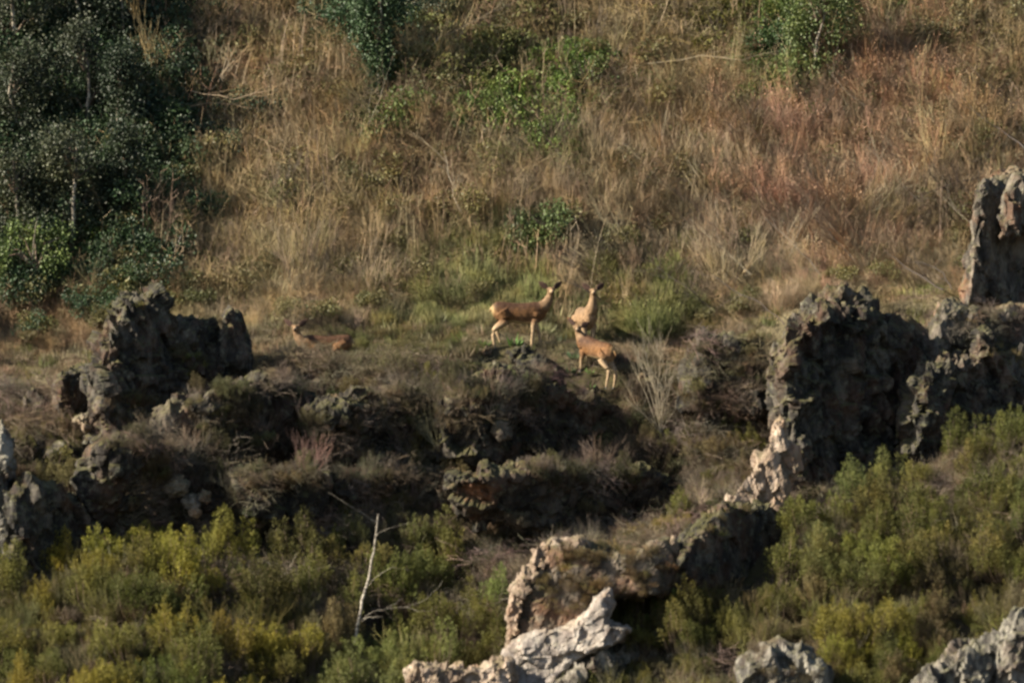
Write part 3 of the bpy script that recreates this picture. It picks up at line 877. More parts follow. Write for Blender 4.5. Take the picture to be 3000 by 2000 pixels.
PR = {
    'tall': [p_stems(16, (1.0, 2.0), .5, .08, .0055), p_stems(14, (.9, 1.8), .6, .12, .006), p_stems(20, (.8, 1.6), .5, .07, .005)],
    'shrub': [p_fan(8, .75, .33, .010), p_fan(9, .65, .38, .0095), p_fan(7, .8, .28, .011, 0, (-.3, 0, .2))],
    'stem': [p_stems(), p_stems(54, (0.35, 1.0), .6, .34), p_stems(40, (0.5, 1.4), .5, .18, .0055)],
    'tangle': [p_tangle(), p_tangle(110, .75, .005, .9), p_tangle(80, .55, .006, .1)],
    'fan': [p_fan(), p_fan(9, .6, .32, .010), p_fan(11, .42, .45)],
    'diag': [p_fan(9, .65, .25, .010, 0, (-.45, 0, .12)), p_fan(10, .55, .28, .0095, 0, (-.35, 0.1, .2))],
    'red': [p_fan(9, .5, .4, .0095, 700), p_fan(9, .55, .38, .0095, 700)],
    'leaf': [p_leafy(), p_leafy(700, .5, .45, .07)],
    'ivy': [p_leafy(1100, .6, .6, .065, M_IVY), p_leafy(900, .5, .8, .06, M_IVY)],
    'broom': [p_broom(), p_broom(220, .38, (.4, .9))],
    'grass': [p_grass(), p_grass(120, .35, (.1, .3))],
    'heath': [p_heath(), p_heath(60, .38, (.5, .8), .30), p_heath(90, .55, (.35, .5), .2), p_heath(46, .30, (.5, .75), .28)],
    'dryheath': [p_heath(60, .42, (.25, .55), .18, 34, .06), p_heath(70, .5, (.2, .45), .16, 30, .07)],
}
PROTO = {}
for k_, ms in PR.items():
    PROTO[k_] = []
    for me in ms:
        me.name = k_ + '_clump'
        PROTO[k_].append(bpy.data.objects.new(k_ + '_clump', me))     # never linked: sources for the stuff below


def stuff(name, label, items):
    """items: list of (kind, variant, location, euler, scale, colour). One object, its clumps placed by geometry nodes."""
    keys = sorted({(i[0], i[1]) for i in items})
    me = bpy.data.meshes.new(name)
    me.vertices.add(len(items))
    me.vertices.foreach_set('co', np.array([i[2] for i in items], np.float32).ravel())
    me.update()
    a = me.attributes.new('rot', 'FLOAT_VECTOR', 'POINT'); a.data.foreach_set('vector', np.array([i[3] for i in items], np.float32).ravel())
    a = me.attributes.new('scl', 'FLOAT_VECTOR', 'POINT'); a.data.foreach_set('vector', np.array([[i[4]] * 3 if np.isscalar(i[4]) else i[4] for i in items], np.float32).ravel())
    a = me.attributes.new('kid', 'INT', 'POINT'); a.data.foreach_set('value', np.array([keys.index((i[0], i[1])) for i in items], np.int32))
    a = me.attributes.new('col', 'FLOAT_COLOR', 'POINT'); a.data.foreach_set('color', np.array([(*i[5], 1) for i in items], np.float32).ravel())
    o = link(bpy.data.objects.new(name, me))
    ng = bpy.data.node_groups.new(name, 'GeometryNodeTree')
    ng.interface.new_socket('Geometry', in_out='INPUT', socket_type='NodeSocketGeometry')
    ng.interface.new_socket('Geometry', in_out='OUTPUT', socket_type='NodeSocketGeometry')
    gi = ng.nodes.new('NodeGroupInput'); go = ng.nodes.new('NodeGroupOutput')
    j = ng.nodes.new('GeometryNodeJoinGeometry')

    def attr(nm, ty):
        x = ng.nodes.new('GeometryNodeInputNamedAttribute'); x.data_type = ty; x.inputs['Name'].default_value = nm
        return next(s for s in x.outputs if s.enabled and s.name == 'Attribute')
    rot = attr('rot', 'FLOAT_VECTOR'); scl = attr('scl', 'FLOAT_VECTOR'); kid = attr('kid', 'INT')
    for ki, (k, var) in enumerate(keys):
        c = ng.nodes.new('FunctionNodeCompare'); c.data_type = 'INT'; c.operation = 'EQUAL'
        ins = [s for s in c.inputs if s.enabled]
        ng.links.new(kid, ins[0]); ins[1].default_value = ki
        oi = ng.nodes.new('GeometryNodeObjectInfo'); oi.inputs['Object'].default_value = PROTO[k][var]
        oi.inputs['As Instance'].default_value = True
        ip = ng.nodes.new('GeometryNodeInstanceOnPoints')
        ng.links.new(gi.outputs[0], ip.inputs['Points'])
        ng.links.new(c.outputs[0], ip.inputs['Selection'])
        ng.links.new(oi.outputs['Geometry'], ip.inputs['Instance'])
        ng.links.new(rot, ip.inputs['Rotation']); ng.links.new(scl, ip.inputs['Scale'])
        ng.links.new(ip.outputs[0], j.inputs[0])
    ng.links.new(j.outputs[0], go.inputs[0])
    md = o.modifiers.new('scatter', 'NODES'); md.node_group = ng
    tag(o, label, kind='stuff')
    return o


def plant(name, kind, var, loc, s, col, label, cat, group=None, rz=None, rot=None):
    o = link(bpy.data.objects.new(name, PR[kind][var]))
    o.location = loc
    o.scale = (s, s, s) if np.isscalar(s) else s
    o.rotation_euler = rot or (random.gauss(0, .08), random.gauss(0, .08), random.uniform(0, 6.28) if rz is None else rz)
    o['col'] = (float(col[0]), float(col[1]), float(col[2]))
    return tag(o, label, cat, group)


def px_of(x, y, z):
    k = 200 / (200 + y)
    return 1500 + x * PXM * k, 1000 - z * PXM * k


def jit(c, a=0.12):
    f = 1 + random.gauss(0, a)
    return tuple(max(0.005, ch * f * (1 + random.gauss(0, a * .35))) for ch in c)


# ------------------------------------------------------------------ background scrub
TAN = (0.29, 0.24, 0.13); BRN = (0.24, 0.19, 0.11); GRY = (0.29, 0.245, 0.165); RED = (0.31, 0.20, 0.135)
OLV = (0.17, 0.155, 0.055); GRN = (0.085, 0.13, 0.035); DGN = (0.03, 0.055, 0.025); SOFT = (0.19, 0.19, 0.095); STRAW = (0.32, 0.27, 0.15)
# patches of the slope: centre and radii (photo px at the slope), what grows there, colour, weight
BG = [
    (180, 250, 330, 420, 'ivy', DGN, 14), (150, 560, 320, 260, 'ivy', (0.035, 0.06, 0.025), 9), (110, 690, 240, 90, 'leaf', (0.10, 0.145, 0.04), 11.0),
    (370, 420, 90, 280, 'ivy', (0.03, 0.05, 0.02), 2), (470, 560, 140, 120, 'leaf', (0.06, 0.09, 0.04), 4.4),
    (650, 250, 260, 220, 'tangle', (0.24, 0.165, 0.10), 3), (560, 80, 200, 100, 'tangle', (0.15, 0.12, 0.05), 2),
    (850, 700, 350, 300, 'stem', TAN, 3), (1150, 450, 300, 330, 'stem', (0.22, 0.16, 0.09), 3), (900, 400, 250, 250, 'stem', (0.19, 0.15, 0.07), 2),
    (1080, 90, 130, 110, 'ivy', (0.04, 0.07, 0.03), 5), (1110, 180, 60, 110, 'ivy', (0.035, 0.07, 0.03), 5), (1250, 60, 120, 70, 'ivy', (0.06, 0.08, 0.05), 3),
    (1130, 320, 60, 160, 'leaf', (0.08, 0.10, 0.03), 4.4),
    (1550, 380, 170, 90, 'leaf', (0.12, 0.17, 0.045), 6.6000000000000005), (1700, 240, 110, 80, 'leaf', (0.09, 0.14, 0.03), 6.6000000000000005),
    (1450, 180, 200, 100, 'leaf', (0.14, 0.15, 0.05), 3.3000000000000003), (1650, 120, 300, 120, 'tangle', (0.20, 0.15, 0.09), 3),
    (1900, 130, 220, 120, 'tangle', (0.25, 0.20, 0.09), 3), (2370, 90, 150, 110, 'leaf', (0.09, 0.13, 0.035), 11.0), (2330, 200, 90, 90, 'ivy', (0.05, 0.09, 0.03), 4),
    (2300, 260, 90, 70, 'leaf', (0.14, 0.19, 0.06), 6.6000000000000005), (2120, 60, 160, 80, 'leaf', (0.13, 0.13, 0.03), 4.4),
    (1900, 300, 260, 200, 'stem', (0.21, 0.155, 0.08), 3), (2100, 430, 200, 160, 'red', (0.18, 0.125, 0.065), 1.5),
    (2620, 220, 260, 180, 'red', (0.25, 0.155, 0.10), 3), (2400, 520, 380, 260, 'red', RED, 3), (2300, 700, 350, 220, 'fan', (0.30, 0.23, 0.16), 3),
    (2750, 450, 250, 200, 'red', (0.24, 0.165, 0.10), 2), (2700, 650, 250, 200, 'diag', GRY, 3), (2050, 750, 320, 250, 'diag', GRY, 4),
    (1800, 620, 260, 230, 'fan', (0.25, 0.20, 0.13), 3), (1600, 560, 260, 160, 'tangle', (0.22, 0.165, 0.10), 2),
    (2850, 150, 200, 180, 'tangle', (0.19, 0.16, 0.07), 2.5),
    (1400, 820, 240, 120, 'broom', (0.25, 0.26, 0.12), 6), (1650, 930, 300, 90, 'grass', (0.24, 0.24, 0.12), 4), (1540, 730, 60, 60, 'leaf', (0.11, 0.15, 0.06), 8.8), (1930, 860, 160, 130, 'broom', (0.26, 0.27, 0.11), 6),
    (1250, 900, 200, 100, 'grass', (0.25, 0.245, 0.13), 5), (650, 800, 200, 110, 'grass', (0.24, 0.21, 0.10), 3), (950, 900, 260, 110, 'fan', (0.29, 0.235, 0.17), 3),
    (2700, 850, 180, 50, 'grass', (0.19, 0.20, 0.08), 6), (100, 950, 220, 140, 'stem', (0.24, 0.17, 0.105), 4), (750, 960, 120, 90, 'grass', (0.20, 0.20, 0.10), 3),
    (300, 780, 250, 110, 'stem', (0.26, 0.20, 0.12), 2),
    (2000, 990, 160, 100, 'broom', (0.16, 0.15, 0.06), 3), (1350, 980, 130, 50, 'grass', (0.15, 0.17, 0.06), 3),
]
DEFK = [('tangle', (0.25, 0.195, 0.115), 1.0), ('stem', (0.26, 0.205, 0.12), 0.9), ('fan', (0.28, 0.235, 0.135), 0.8), ('leaf', (0.13, 0.12, 0.05), 0.35)]


def choose(px, py):
    ws = []; ch = []
    for (a, b_, rx, ry, k, c, w) in BG:
        d = ((px - a) / rx) ** 2 + ((py - b_) / ry) ** 2
        if d < 4:
            ws.append(w * math.exp(-d * 1.6)); ch.append((k, c))
    for (k, c, w) in DEFK:
        ws.append(w * 0.8); ch.append((k, c))
    return random.choices(ch, ws)[0]


items = []
NB = 8600
xs = rng.uniform(-15.5, 15.5, NB * 2); ys_ = rng.uniform(1.3, 13.5, NB * 2)
zs_ = tz(xs, ys_)
cnt = 0
for x, y, z in zip(xs, ys_, zs_):
    if cnt >= NB: break
    px, py = px_of(x, y, z)
    if py < -260: continue
    k, c = choose(px, py - 40)
    near = y < 2.6
    if 1400 < px < 1800 and y < 2.1 and random.random() < .5: continue
    if near and k in ('stem', 'tangle', 'fan', 'diag') and 1150 < px < 1950 and random.random() < .75: k = 'grass'; c = random.choice([(0.28, 0.24, 0.13), (.22, .23, .10)])
    s = random.uniform(0.7, 1.25) * (0.62 if near else 1.0)
    if k == 'grass': s *= 1.5
    if k == 'broom': s *= .85
    if k in ('stem', 'tangle') and y > 3.2 and random.random() < .26: k = 'tall'; c = (c[0], c[1] * .98, c[2] * 1.15)
    elif k in ('fan', 'diag', 'red') and y > 3.2 and random.random() < .38: k = 'shrub'; c = random.choice([c, tuple(ch * 1.2 for ch in c), (.11, .09, .07)])
    elif k == 'grass' and y > 5: k = 'tangle'
    if k in ('ivy', 'leaf'): s *= random.uniform(.9, 1.4); z += .45
    if k not in ('ivy', 'leaf'): c = (c[0] * 1.08, c[1] * 1.04, c[2] * 1.0)
    if y < 4.5 and k in ('stem', 'tangle', 'fan', 'red', 'diag'): s *= .8
    items.append((k, random.randrange(len(PR[k])), (x, y, z - 0.05), (random.gauss(0, .12) - (.0), random.gauss(-.16 if px > 1750 else 0, .14), random.uniform(-.5, .5) if k == 'diag' else random.uniform(0, 6.28)), s, jit(c, .11)))
    cnt += 1
dry = [i for i in items if i[0] in ('tall', 'shrub', 'stem', 'tangle', 'fan', 'diag', 'red')]
grn = [i for i in items if i[0] in ('ivy', 'leaf')]
gra = [i for i in items if i[0] in ('grass', 'broom')]
stuff('dry_undergrowth', 'tangled tan and brown dead stems covering the slope behind the deer', dry)
stuff('ivy_ground_cover', 'dark and bright green ivy and bramble patches among the dry stems', grn)
stuff('slope_grass', 'soft olive grass and broom shoots at the foot of the slope', gra)

# ------------------------------------------------------------------ ledge and bank cover
def in_bank(px, py):
    return True


bank = []
xs = rng.uniform(-14.5, 14.5, 8600); ys_ = np.where(rng.random(8600) < .75, rng.uniform(-8.5, 1.5, 8600), rng.uniform(-18, -8.5, 8600))
zs_ = tz(xs, ys_)
for x, y, z in zip(xs, ys_, zs_):
    px, py = px_of(x, y, z)
    # keep the deer's feet and the deepest hollows open
    if 1400 < px < 1840 and y > -1.9 and random.random() < .93: continue
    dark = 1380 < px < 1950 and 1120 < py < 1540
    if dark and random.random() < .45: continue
    if 230 < px < 520 and 1300 < py < 1600 and random.random() < .8: continue
    if 0 < px < 260 and 1420 < py < 1720 and random.random() < .8: continue
    if px > 2260 and y > -4 and random.random() < .8: continue
    if 1930 < px < 2370 and 1490 < py < 1760 and random.random() < .88: continue
    n_ = float(vnoise(np.array([[x * .9, y * .9, 3.3]]), 21)[0])
    if n_ < -0.4 and -6 < y < -1: continue
    r_ = random.random()
    if y > -0.8:
        k, c, s = ('grass', random.choice([(0.19, 0.16, 0.09), (0.14, 0.15, 0.05), (0.24, 0.19, 0.12)]), random.uniform(.7, 1.1)) if r_ < .6 else ('tangle', (0.19, 0.145, 0.10), random.uniform(.3, .5))
        if 880 < px < 1420 and r_ > .7: k, c, s = 'dryheath', (0.13, 0.12, 0.05), random.uniform(.5, .8)
    elif r_ < .42: k, c, s = 'dryheath', random.choice([(0.15, 0.115, 0.08), (0.11, 0.10, 0.045), (0.17, 0.14, 0.09)]), random.uniform(.6, 1.0)
    elif r_ < .70: k, c, s = 'tangle', (0.17, 0.135, 0.10), random.uniform(.5, .9)
    elif r_ < .85: k, c, s = 'grass', (0.12, 0.11, 0.05), random.uniform(.8, 1.3)
    else: k, c, s = 'fan', (0.18, 0.15, 0.11), random.uniform(.35, .6)
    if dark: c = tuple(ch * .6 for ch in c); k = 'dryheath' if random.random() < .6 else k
    if y < -7.5 and random.random() < .75 and not (py < 1560 and px < 900): k, c, s = random.choice(['heath', 'heath', 'dryheath', 'fan']), random.choice([(.14, .13, .035), (.11, .105, .035), (.15, .12, .07)]), random.uniform(.5, .95)
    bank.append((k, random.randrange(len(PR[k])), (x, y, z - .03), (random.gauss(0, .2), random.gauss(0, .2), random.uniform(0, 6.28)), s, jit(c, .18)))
for _ in range(420):
    px = random.uniform(1380, 1880); y = random.uniform(-1.8, 1.8)
    x = (px - 1500) / PXM; z = g(x, y)
    bank.append((random.choice(['grass', 'tangle', 'grass']), random.randrange(2), (x, y, z - .03), (random.gauss(0, .2), random.gauss(0, .2), random.uniform(0, 6.28)), random.uniform(.2, .42), jit(random.choice([(.17, .14, .09), (.14, .14, .06), (.21, .17, .11)]), .18)))
stuff('bank_undergrowth', 'low brown heather, dead twigs and grass over the dark rocky bank', bank)

# ------------------------------------------------------------------ heath bushes, one by one
def inside(poly, x, y):
    c = False
    j = len(poly) - 1
    for i in range(len(poly)):
        xi, yi = poly[i]; xj, yj = poly[j]
        if (yi > y) != (yj > y) and x < (xj - xi) * (y - yi) / (yj - yi) + xi: c = not c
        j = i
    return c


def heath_zone(poly, yr, spacing, cols, group, srange=(1.15, 2.1), kind='heath', maxn=140):
    """bushes whose middle shows inside this outline; cols: (colour, the word for it)"""
    placed = []
    x0 = min(p[0] for p in poly); x1 = max(p[0] for p in poly)
    xs = rng.uniform((x0 - 1550) / PXM, (x1 - 1450) / PXM, 6000) * .97
    ys = rng.uniform(yr[0], yr[1], 6000)
    zs = tz(xs, ys)
    for x, y, z in zip(xs, ys, zs):
        if len(placed) >= maxn: break
        if any((x - a) ** 2 + (y - b_) ** 2 < spacing ** 2 for a, b_ in placed): continue
        px, py = px_of(x, y, z)
        if not inside(poly, px, py - 50): continue
        placed.append((x, y))
        c, word = random.choice(cols)
        s_ = random.uniform(*srange)
        lo, hi = srange
        size = 'small' if s_ < lo + (hi - lo) * .33 else ('large' if s_ > lo + (hi - lo) * .67 else 'medium-sized')
        v = random.randrange(len(PR[kind]))
        shape = ['rounded', 'tall-shooted', 'broad', 'narrow'][v]
        plant('heath_bush', kind, v, (x, y, z - .04), s_, jit(c, .13), where(px, py, size + ' ' + shape + ' ' + word + ' heath bush'), 'bush', group)
    return len(placed)


YG = ((0.19, 0.17, 0.032), 'yellow-green'); OG = ((0.12, 0.12, 0.032), 'olive'); GB = ((0.15, 0.125, 0.06), 'grey-brown'); LG = ((0.14, 0.15, 0.048), 'light green')
DB = ((0.10, 0.085, 0.05), 'dark brown')
n1 = heath_zone([(110, 1700), (250, 1600), (600, 1580), (700, 1640), (780, 1740), (800, 2140), (-60, 2140), (-60, 1760)], (-14, -6.0), .85, [YG, OG, OG, YG],
                'heath bushes of the lower left thicket', maxn=70)
n2 = heath_zone([(780, 1680), (900, 1600), (1000, 1580), (1260, 1620), (1450, 1700), (1480, 1930), (1180, 1980), (1180, 2140), (800, 2140)], (-13.5, -4.8), .82, [OG, GB, OG, LG],
                'heath bushes around the birch', maxn=60)
n3 = heath_zone([(2350, 1520), (2440, 1450), (2600, 1420), (2760, 1350), (3060, 1230), (3060, 1660), (2400, 1720), (2140, 1790), (2200, 1740), (2370, 1640)], (-12.5, -5.6), .74, [OG, OG, LG, OG],
                'heath bushes high on the right slope', maxn=110)
n4 = heath_zone([(1980, 1790), (2130, 1790), (2350, 1730), (3060, 1640), (3060, 1850), (2850, 1920), (2700, 2000), (2480, 2040), (2200, 1920), (1850, 1870)], (-16, -7.5), .8, [GB, GB, OG, OG],
                'heath bushes low on the right slope', maxn=80, srange=(1.0, 1.5))
n5 = heath_zone([(1860, 1790), (1960, 1790), (2100, 1800), (2060, 1880), (1880, 1860)], (-11.5, -7.5), .5, [OG, LG],
                'heath bushes right of the white slab', maxn=14)
n6 = heath_zone([(2450, 1850), (2700, 1840), (2650, 1990), (2450, 2120)], (-17, -10), .6, [YG, OG],
                'heath bushes between the bottom outcrops', maxn=14)
n7 = heath_zone([(540, 1180), (900, 1110), (1360, 1090), (1380, 1350), (1260, 1560), (900, 1600), (620, 1560), (560, 1400)], (-7.5, -.9), .95, [GB, DB, OG, DB],
                'heather bushes of the dark bank', maxn=40, srange=(.75, 1.15))
n8 = heath_zone([(1850, 1250), (2230, 1220), (2200, 1400), (1990, 1480), (1850, 1420)], (-6.5, -1.5), .7, [GB, OG],
                'heather bushes left of the pale pillar', maxn=26, srange=(.7, 1.1))
print('heath', n1, n2, n3, n4, n5, n6, n7, n8)

from mathutils.bvhtree import BVHTree


def on_rock(rk, px, py):
    """the spot of a rock's surface seen at this place of the photograph"""
    if rk.name not in BV:
        BV[rk.name] = BVHTree.FromPolygons([v.co + rk.location for v in rk.data.vertices], [tuple(p.vertices) for p in rk.data.polygons])
    a = P(px, py, -30); b = P(px, py, 10)
    h = BV[rk.name].ray_cast(a, (b - a).normalized())
    return h[0]


BV = {}
rockplants = []
for rk, pts, kinds, sc in [
    (RIDGE, [(random.uniform(1580, 1960), random.uniform(1595, 1800)) for _ in range(150)], [('dryheath', (.17, .125, .055)), ('grass', (.22, .17, .07)), ('dryheath', (.13, .10, .05)), ('grass', (.18, .13, .06))], (.3, .6)),
    (CRAGL, [(random.uniform(540, 600), random.uniform(990, 1130)) for _ in range(14)] + [(random.uniform(300, 640), random.uniform(1150, 1330)) for _ in range(36)] + [(400, 890), (430, 880), (415, 900)], [('grass', (.13, .13, .04)), ('dryheath', (.13, .11, .06))], (.35, .7)),
    (BANK, [(random.uniform(300, 2000), random.uniform(1070, 1570)) for _ in range(2100)],
     [('dryheath', (.12, .10, .07)), ('dryheath', (.10, .09, .05)), ('tangle', (.15, .12, .09)), ('grass', (.13, .12, .055)), ('fan', (.16, .13, .10)), ('heath', (.12, .11, .055))], (.3, .8)),
    (KNOB, [(random.uniform(1990, 2260), random.uniform(980, 1220)) for _ in range(60)], [('dryheath', (.11, .10, .05)), ('grass', (.13, .12, .05)), ('tangle', (.15, .12, .08))], (.4, .8)),
    (WALL, [(random.uniform(2890, 3000), random.uniform(990, 1080)) for _ in range(12)], [('grass', (.18, .15, .05))], (.4, .7)),
    (SADDLE, [(random.uniform(2700, 2860), random.uniform(890, 1040)) for _ in range(30)] + [(random.uniform(2880, 3010), random.uniform(905, 1050)) for _ in range(45)], [('tangle', (.16, .13, .10)), ('grass', (.14, .13, .06))], (.25, .5)),
    (DBLK, [(random.uniform(1800, 1990), random.uniform(1870, 2000)) for _ in range(20)], [('dryheath', (.13, .11, .06)), ('grass', (.12, .12, .05))], (.35, .6)),
    (SHADE, [(random.uniform(1960, 2180), random.uniform(1480, 1560)) for _ in range(30)], [('dryheath', (.13, .11, .05)), ('grass', (.17, .15, .06))], (.3, .55)),
    (GWR, [(random.uniform(2180, 2450), random.uniform(1890, 1990)) for _ in range(16)], [('dryheath', (.13, .11, .06))], (.3, .5)),
]:
    for a, b_ in pts:
        h = on_rock(rk, a, b_)
        if h is None: continue
        if rk is BANK and (float(vnoise(np.array([[h.x * .95, h.z * 1.3, 1.7]]), 33)[0]) < -.1 or (1390 < a < 1960 and (1180 < b_ < 1350 or b_ > 1420) and random.random() < .8)): continue
        k, c = random.choice(kinds)
        rockplants.append((k, random.randrange(len(PR[k])), (h.x, h.y + .08, h.z - .05), (random.gauss(.25, .2), random.gauss(0, .2), random.uniform(0, 6.28)), random.uniform(*sc), jit(c, .2)))
stuff('rock_undergrowth', 'tufts of dry grass and dwarf heather rooted in cracks of the rocks', rockplants)

for (px, py, kind, var, s, c, lab) in [
    (1770, 1500, 'heath', 1, (1.0, 1.0, 1.55), (0.12, 0.125, 0.075), 'tall rounded grey-green bush standing before the dark hollow'),
    (1640, 1510, 'heath', 3, (.6, .6, 1.25), (0.10, 0.095, 0.055), 'narrow upright dark bush left of the tall rounded grey-green one'),
    (1590, 1500, 'heath', 3, (.45, .45, 1.1), (0.10, 0.10, 0.05), 'thin pointed bush at the left end of the dark hollow'),
    (160, 1370, 'heath', 2, 1.5, (0.15, 0.14, 0.05), 'broad olive bush under the grey rock near the left edge'),
    (210, 1440, 'heath', 0, 1.4, (0.14, 0.125, 0.055), 'olive brown bush hanging above the shaded block at left'),
    (90, 1300, 'dryheath', 0, 1.3, (0.17, 0.14, 0.07), 'dull olive bush beside the left edge rock'),
    (220, 1180, 'heath', 3, .8, (0.12, 0.15, 0.035), 'small green bush between the pale-edged rock and the left crag'),
    (560, 1110, 'broom', 1, .85, (0.14, 0.16, 0.045), 'green broom growing at the foot of the left crag'),
    (1900, 1010, 'broom', 0, 1.25, (0.25, 0.26, 0.10), 'large yellow-green broom right of the lower brown deer'),
    (2010, 960, 'broom', 1, 1.2, (0.21, 0.21, 0.09), 'olive broom left of the big black crag'),
    (1830, 980, 'broom', 1, .9, (0.20, 0.19, 0.08), 'pale broom just right of the two right-hand deer'),
    (1540, 790, 'broom', 0, .9, (0.12, 0.18, 0.07), 'deeper green bush up the slope above the side-on deer'),
    (1380, 880, 'broom', 0, 1.2, (0.24, 0.25, 0.11), 'soft green broom behind the rump of the side-on deer'),
    (1290, 880, 'broom', 1, 1.1, (0.24, 0.25, 0.12), 'soft green broom left of the side-on deer'),
    (2050, 1240, 'leaf', 1, .3, (0.10, 0.22, 0.11), 'small blue-green plant on the bank left of the black crag'),
    (1300, 1230, 'heath', 1, 1.1, (0.16, 0.14, 0.07), 'tall brown-green heather in the middle of the bank'),
    (1000, 1120, 'dryheath', 1, 1.3, (0.15, 0.125, 0.08), 'wide brown heather mound below the resting deer'),
    (1180, 1110, 'dryheath', 0, 1.4, (0.14, 0.125, 0.065), 'olive brown heather mound between the resting deer and the standing deer'),
    (1950, 1560, 'heath', 2, .8, (0.20, 0.17, 0.05), 'yellowish bush on top of the brown rounded ridge'),
    (1860, 1590, 'dryheath', 0, .9, (0.21, 0.16, 0.06), 'tawny low bush on the brown rounded ridge'),
    (760, 1470, 'heath', 3, (.6, .6, 1.3), (0.15, 0.15, 0.05), 'slender yellow-green shrub on the bank left of the birch'),
    (1050, 1610, 'heath', 1, 1.0, (0.15, 0.15, 0.06), 'grey-green bush beside the top of the leaning birch'),
    (1220, 1640, 'heath', 1, 1.1, (0.15, 0.155, 0.05), 'olive bush above the birch branch tips'),
]:
    plant('shrub', kind, var, hit(px, py), s, c, lab, 'shrub')

# bright leafy plants at the deer's feet
TUFT = [p_tuft(), p_tuft(34, (.12, .28), .04)]
for i, (px, py, s, c, lab) in enumerate([
    (1507, 1018, 1.15, (0.10, 0.27, 0.05), 'bright green tuft between the legs of the side-on deer'),
    (1418, 1020, .8, (0.13, 0.25, 0.05), 'bright green tuft by the hind feet of the side-on deer'),
    (1650, 1008, .85, (0.10, 0.24, 0.13), 'blue-green tuft between the two standing deer'),
    (1566, 1062, .8, (0.12, 0.26, 0.05), 'green tuft just below the front feet of the side-on deer'),
    (1592, 1084, .7, (0.09, 0.18, 0.04), 'darker green tuft on the dark rocks under the side-on deer'),
    (1682, 1050, .8, (0.10, 0.22, 0.08), 'green tuft left of the lower brown deer'),
    (1672, 1100, .7, (0.11, 0.20, 0.07), 'dull green tuft below left of the lower brown deer'),
    (1727, 1098, .6, (0.10, 0.24, 0.05), 'green tuft under the belly of the lower brown deer'),
    (1728, 1148, .6, (0.09, 0.25, 0.04), 'vivid green tuft lowest below the lower brown deer'),
    (1275, 1036, .7, (0.12, 0.22, 0.07), 'green tuft left of the side-on deer on the grassy lip'),
    (846, 1056, .7, (0.07, 0.12, 0.06), 'dark green tuft under the head of the resting deer'),
    (985, 1072, .6, (0.10, 0.15, 0.05), 'green tuft in front of the rump of the resting deer'),
    (1050, 1700, .9, (0.07, 0.18, 0.04), 'green tuft beside the trunk of the leaning birch')]):
    o = link(bpy.data.objects.new('leafy_plant', TUFT[i % 2]))
    s *= 1.3; c = (c[0] * .95, c[1] * .72, c[2]); o.location = hit(px, py); o.scale = (s, s, s); o.rotation_euler = (0, 0, i)
    o['col'] = c
    tag(o, lab, 'plant')


# ------------------------------------------------------------------ trees
def trunk_mesh(pts, r0, r1, mat, name, sides=8):
    q = PB()
    pts = [np.array(p) for p in pts]
    fine = []
    for a, b_ in zip(pts[:-1], pts[1:]):
        for t in (0, .34, .67): fine.append(a + (b_ - a) * t + rng.normal(0, .012, 3))
    fine.append(pts[-1])
    q.tube(fine, r0, r1, .5, 0, sides)
    return np_mesh(name, np.array(q.V), np.array(q.F), mat, True, {'v': q.v, 'wood': q.w})


m, n = new_mat('pale_bark')
out = N(n, 'ShaderNodeOutputMaterial'); b = N(n, 'ShaderNodeBsdfPrincipled'); b.inputs['Roughness'].default_value = .7
geo = N(n, 'ShaderNodeNewGeometry'); mp = N(n, 'ShaderNodeMapping'); mp.inputs['Scale'].default_value = (3, 3, 14)
t1 = N(n, 'ShaderNodeTexNoise'); t1.inputs['Scale'].default_value = 1.2; t1.inputs['Detail'].default_value = 5
n.links.new(geo.outputs['Position'], mp.inputs[0]); n.links.new(mp.outputs[0], t1.inputs['Vector'])
r1 = ramp(n, [(.36, (.07, .06, .05)), (.48, (.24, .21, .17)), (.62, (.40, .365, .30))])
n.links.new(t1.outputs['Fac'], r1.inputs[0]); n.links.new(r1.outputs[0], b.inputs['Base Color']); n.links.new(b.outputs[0], out.inputs[0])
M_BIRCH = m
m, n = new_mat('grey_bark')
out = N(n, 'ShaderNodeOutputMaterial'); b = N(n, 'ShaderNodeBsdfPrincipled'); b.inputs['Roughness'].default_value = .8
geo = N(n, 'ShaderNodeNewGeometry')
t1 = N(n, 'ShaderNodeTexNoise'); t1.inputs['Scale'].default_value = 4; t1.inputs['Detail'].default_value = 6
n.links.new(geo.outputs['Position'], t1.inputs['Vector'])
r1 = ramp(n, [(.35, (.06, .05, .04)), (.5, (.2, .17, .13)), (.65, (.36, .33, .26))])
n.links.new(t1.outputs['Fac'], r1.inputs[0]); n.links.new(r1.outputs[0], b.inputs['Base Color']); n.links.new(b.outputs[0], out.inputs[0])
M_BARK = m


def rel(pts, base):
    return [np.array(p) - np.array(base) for p in pts]


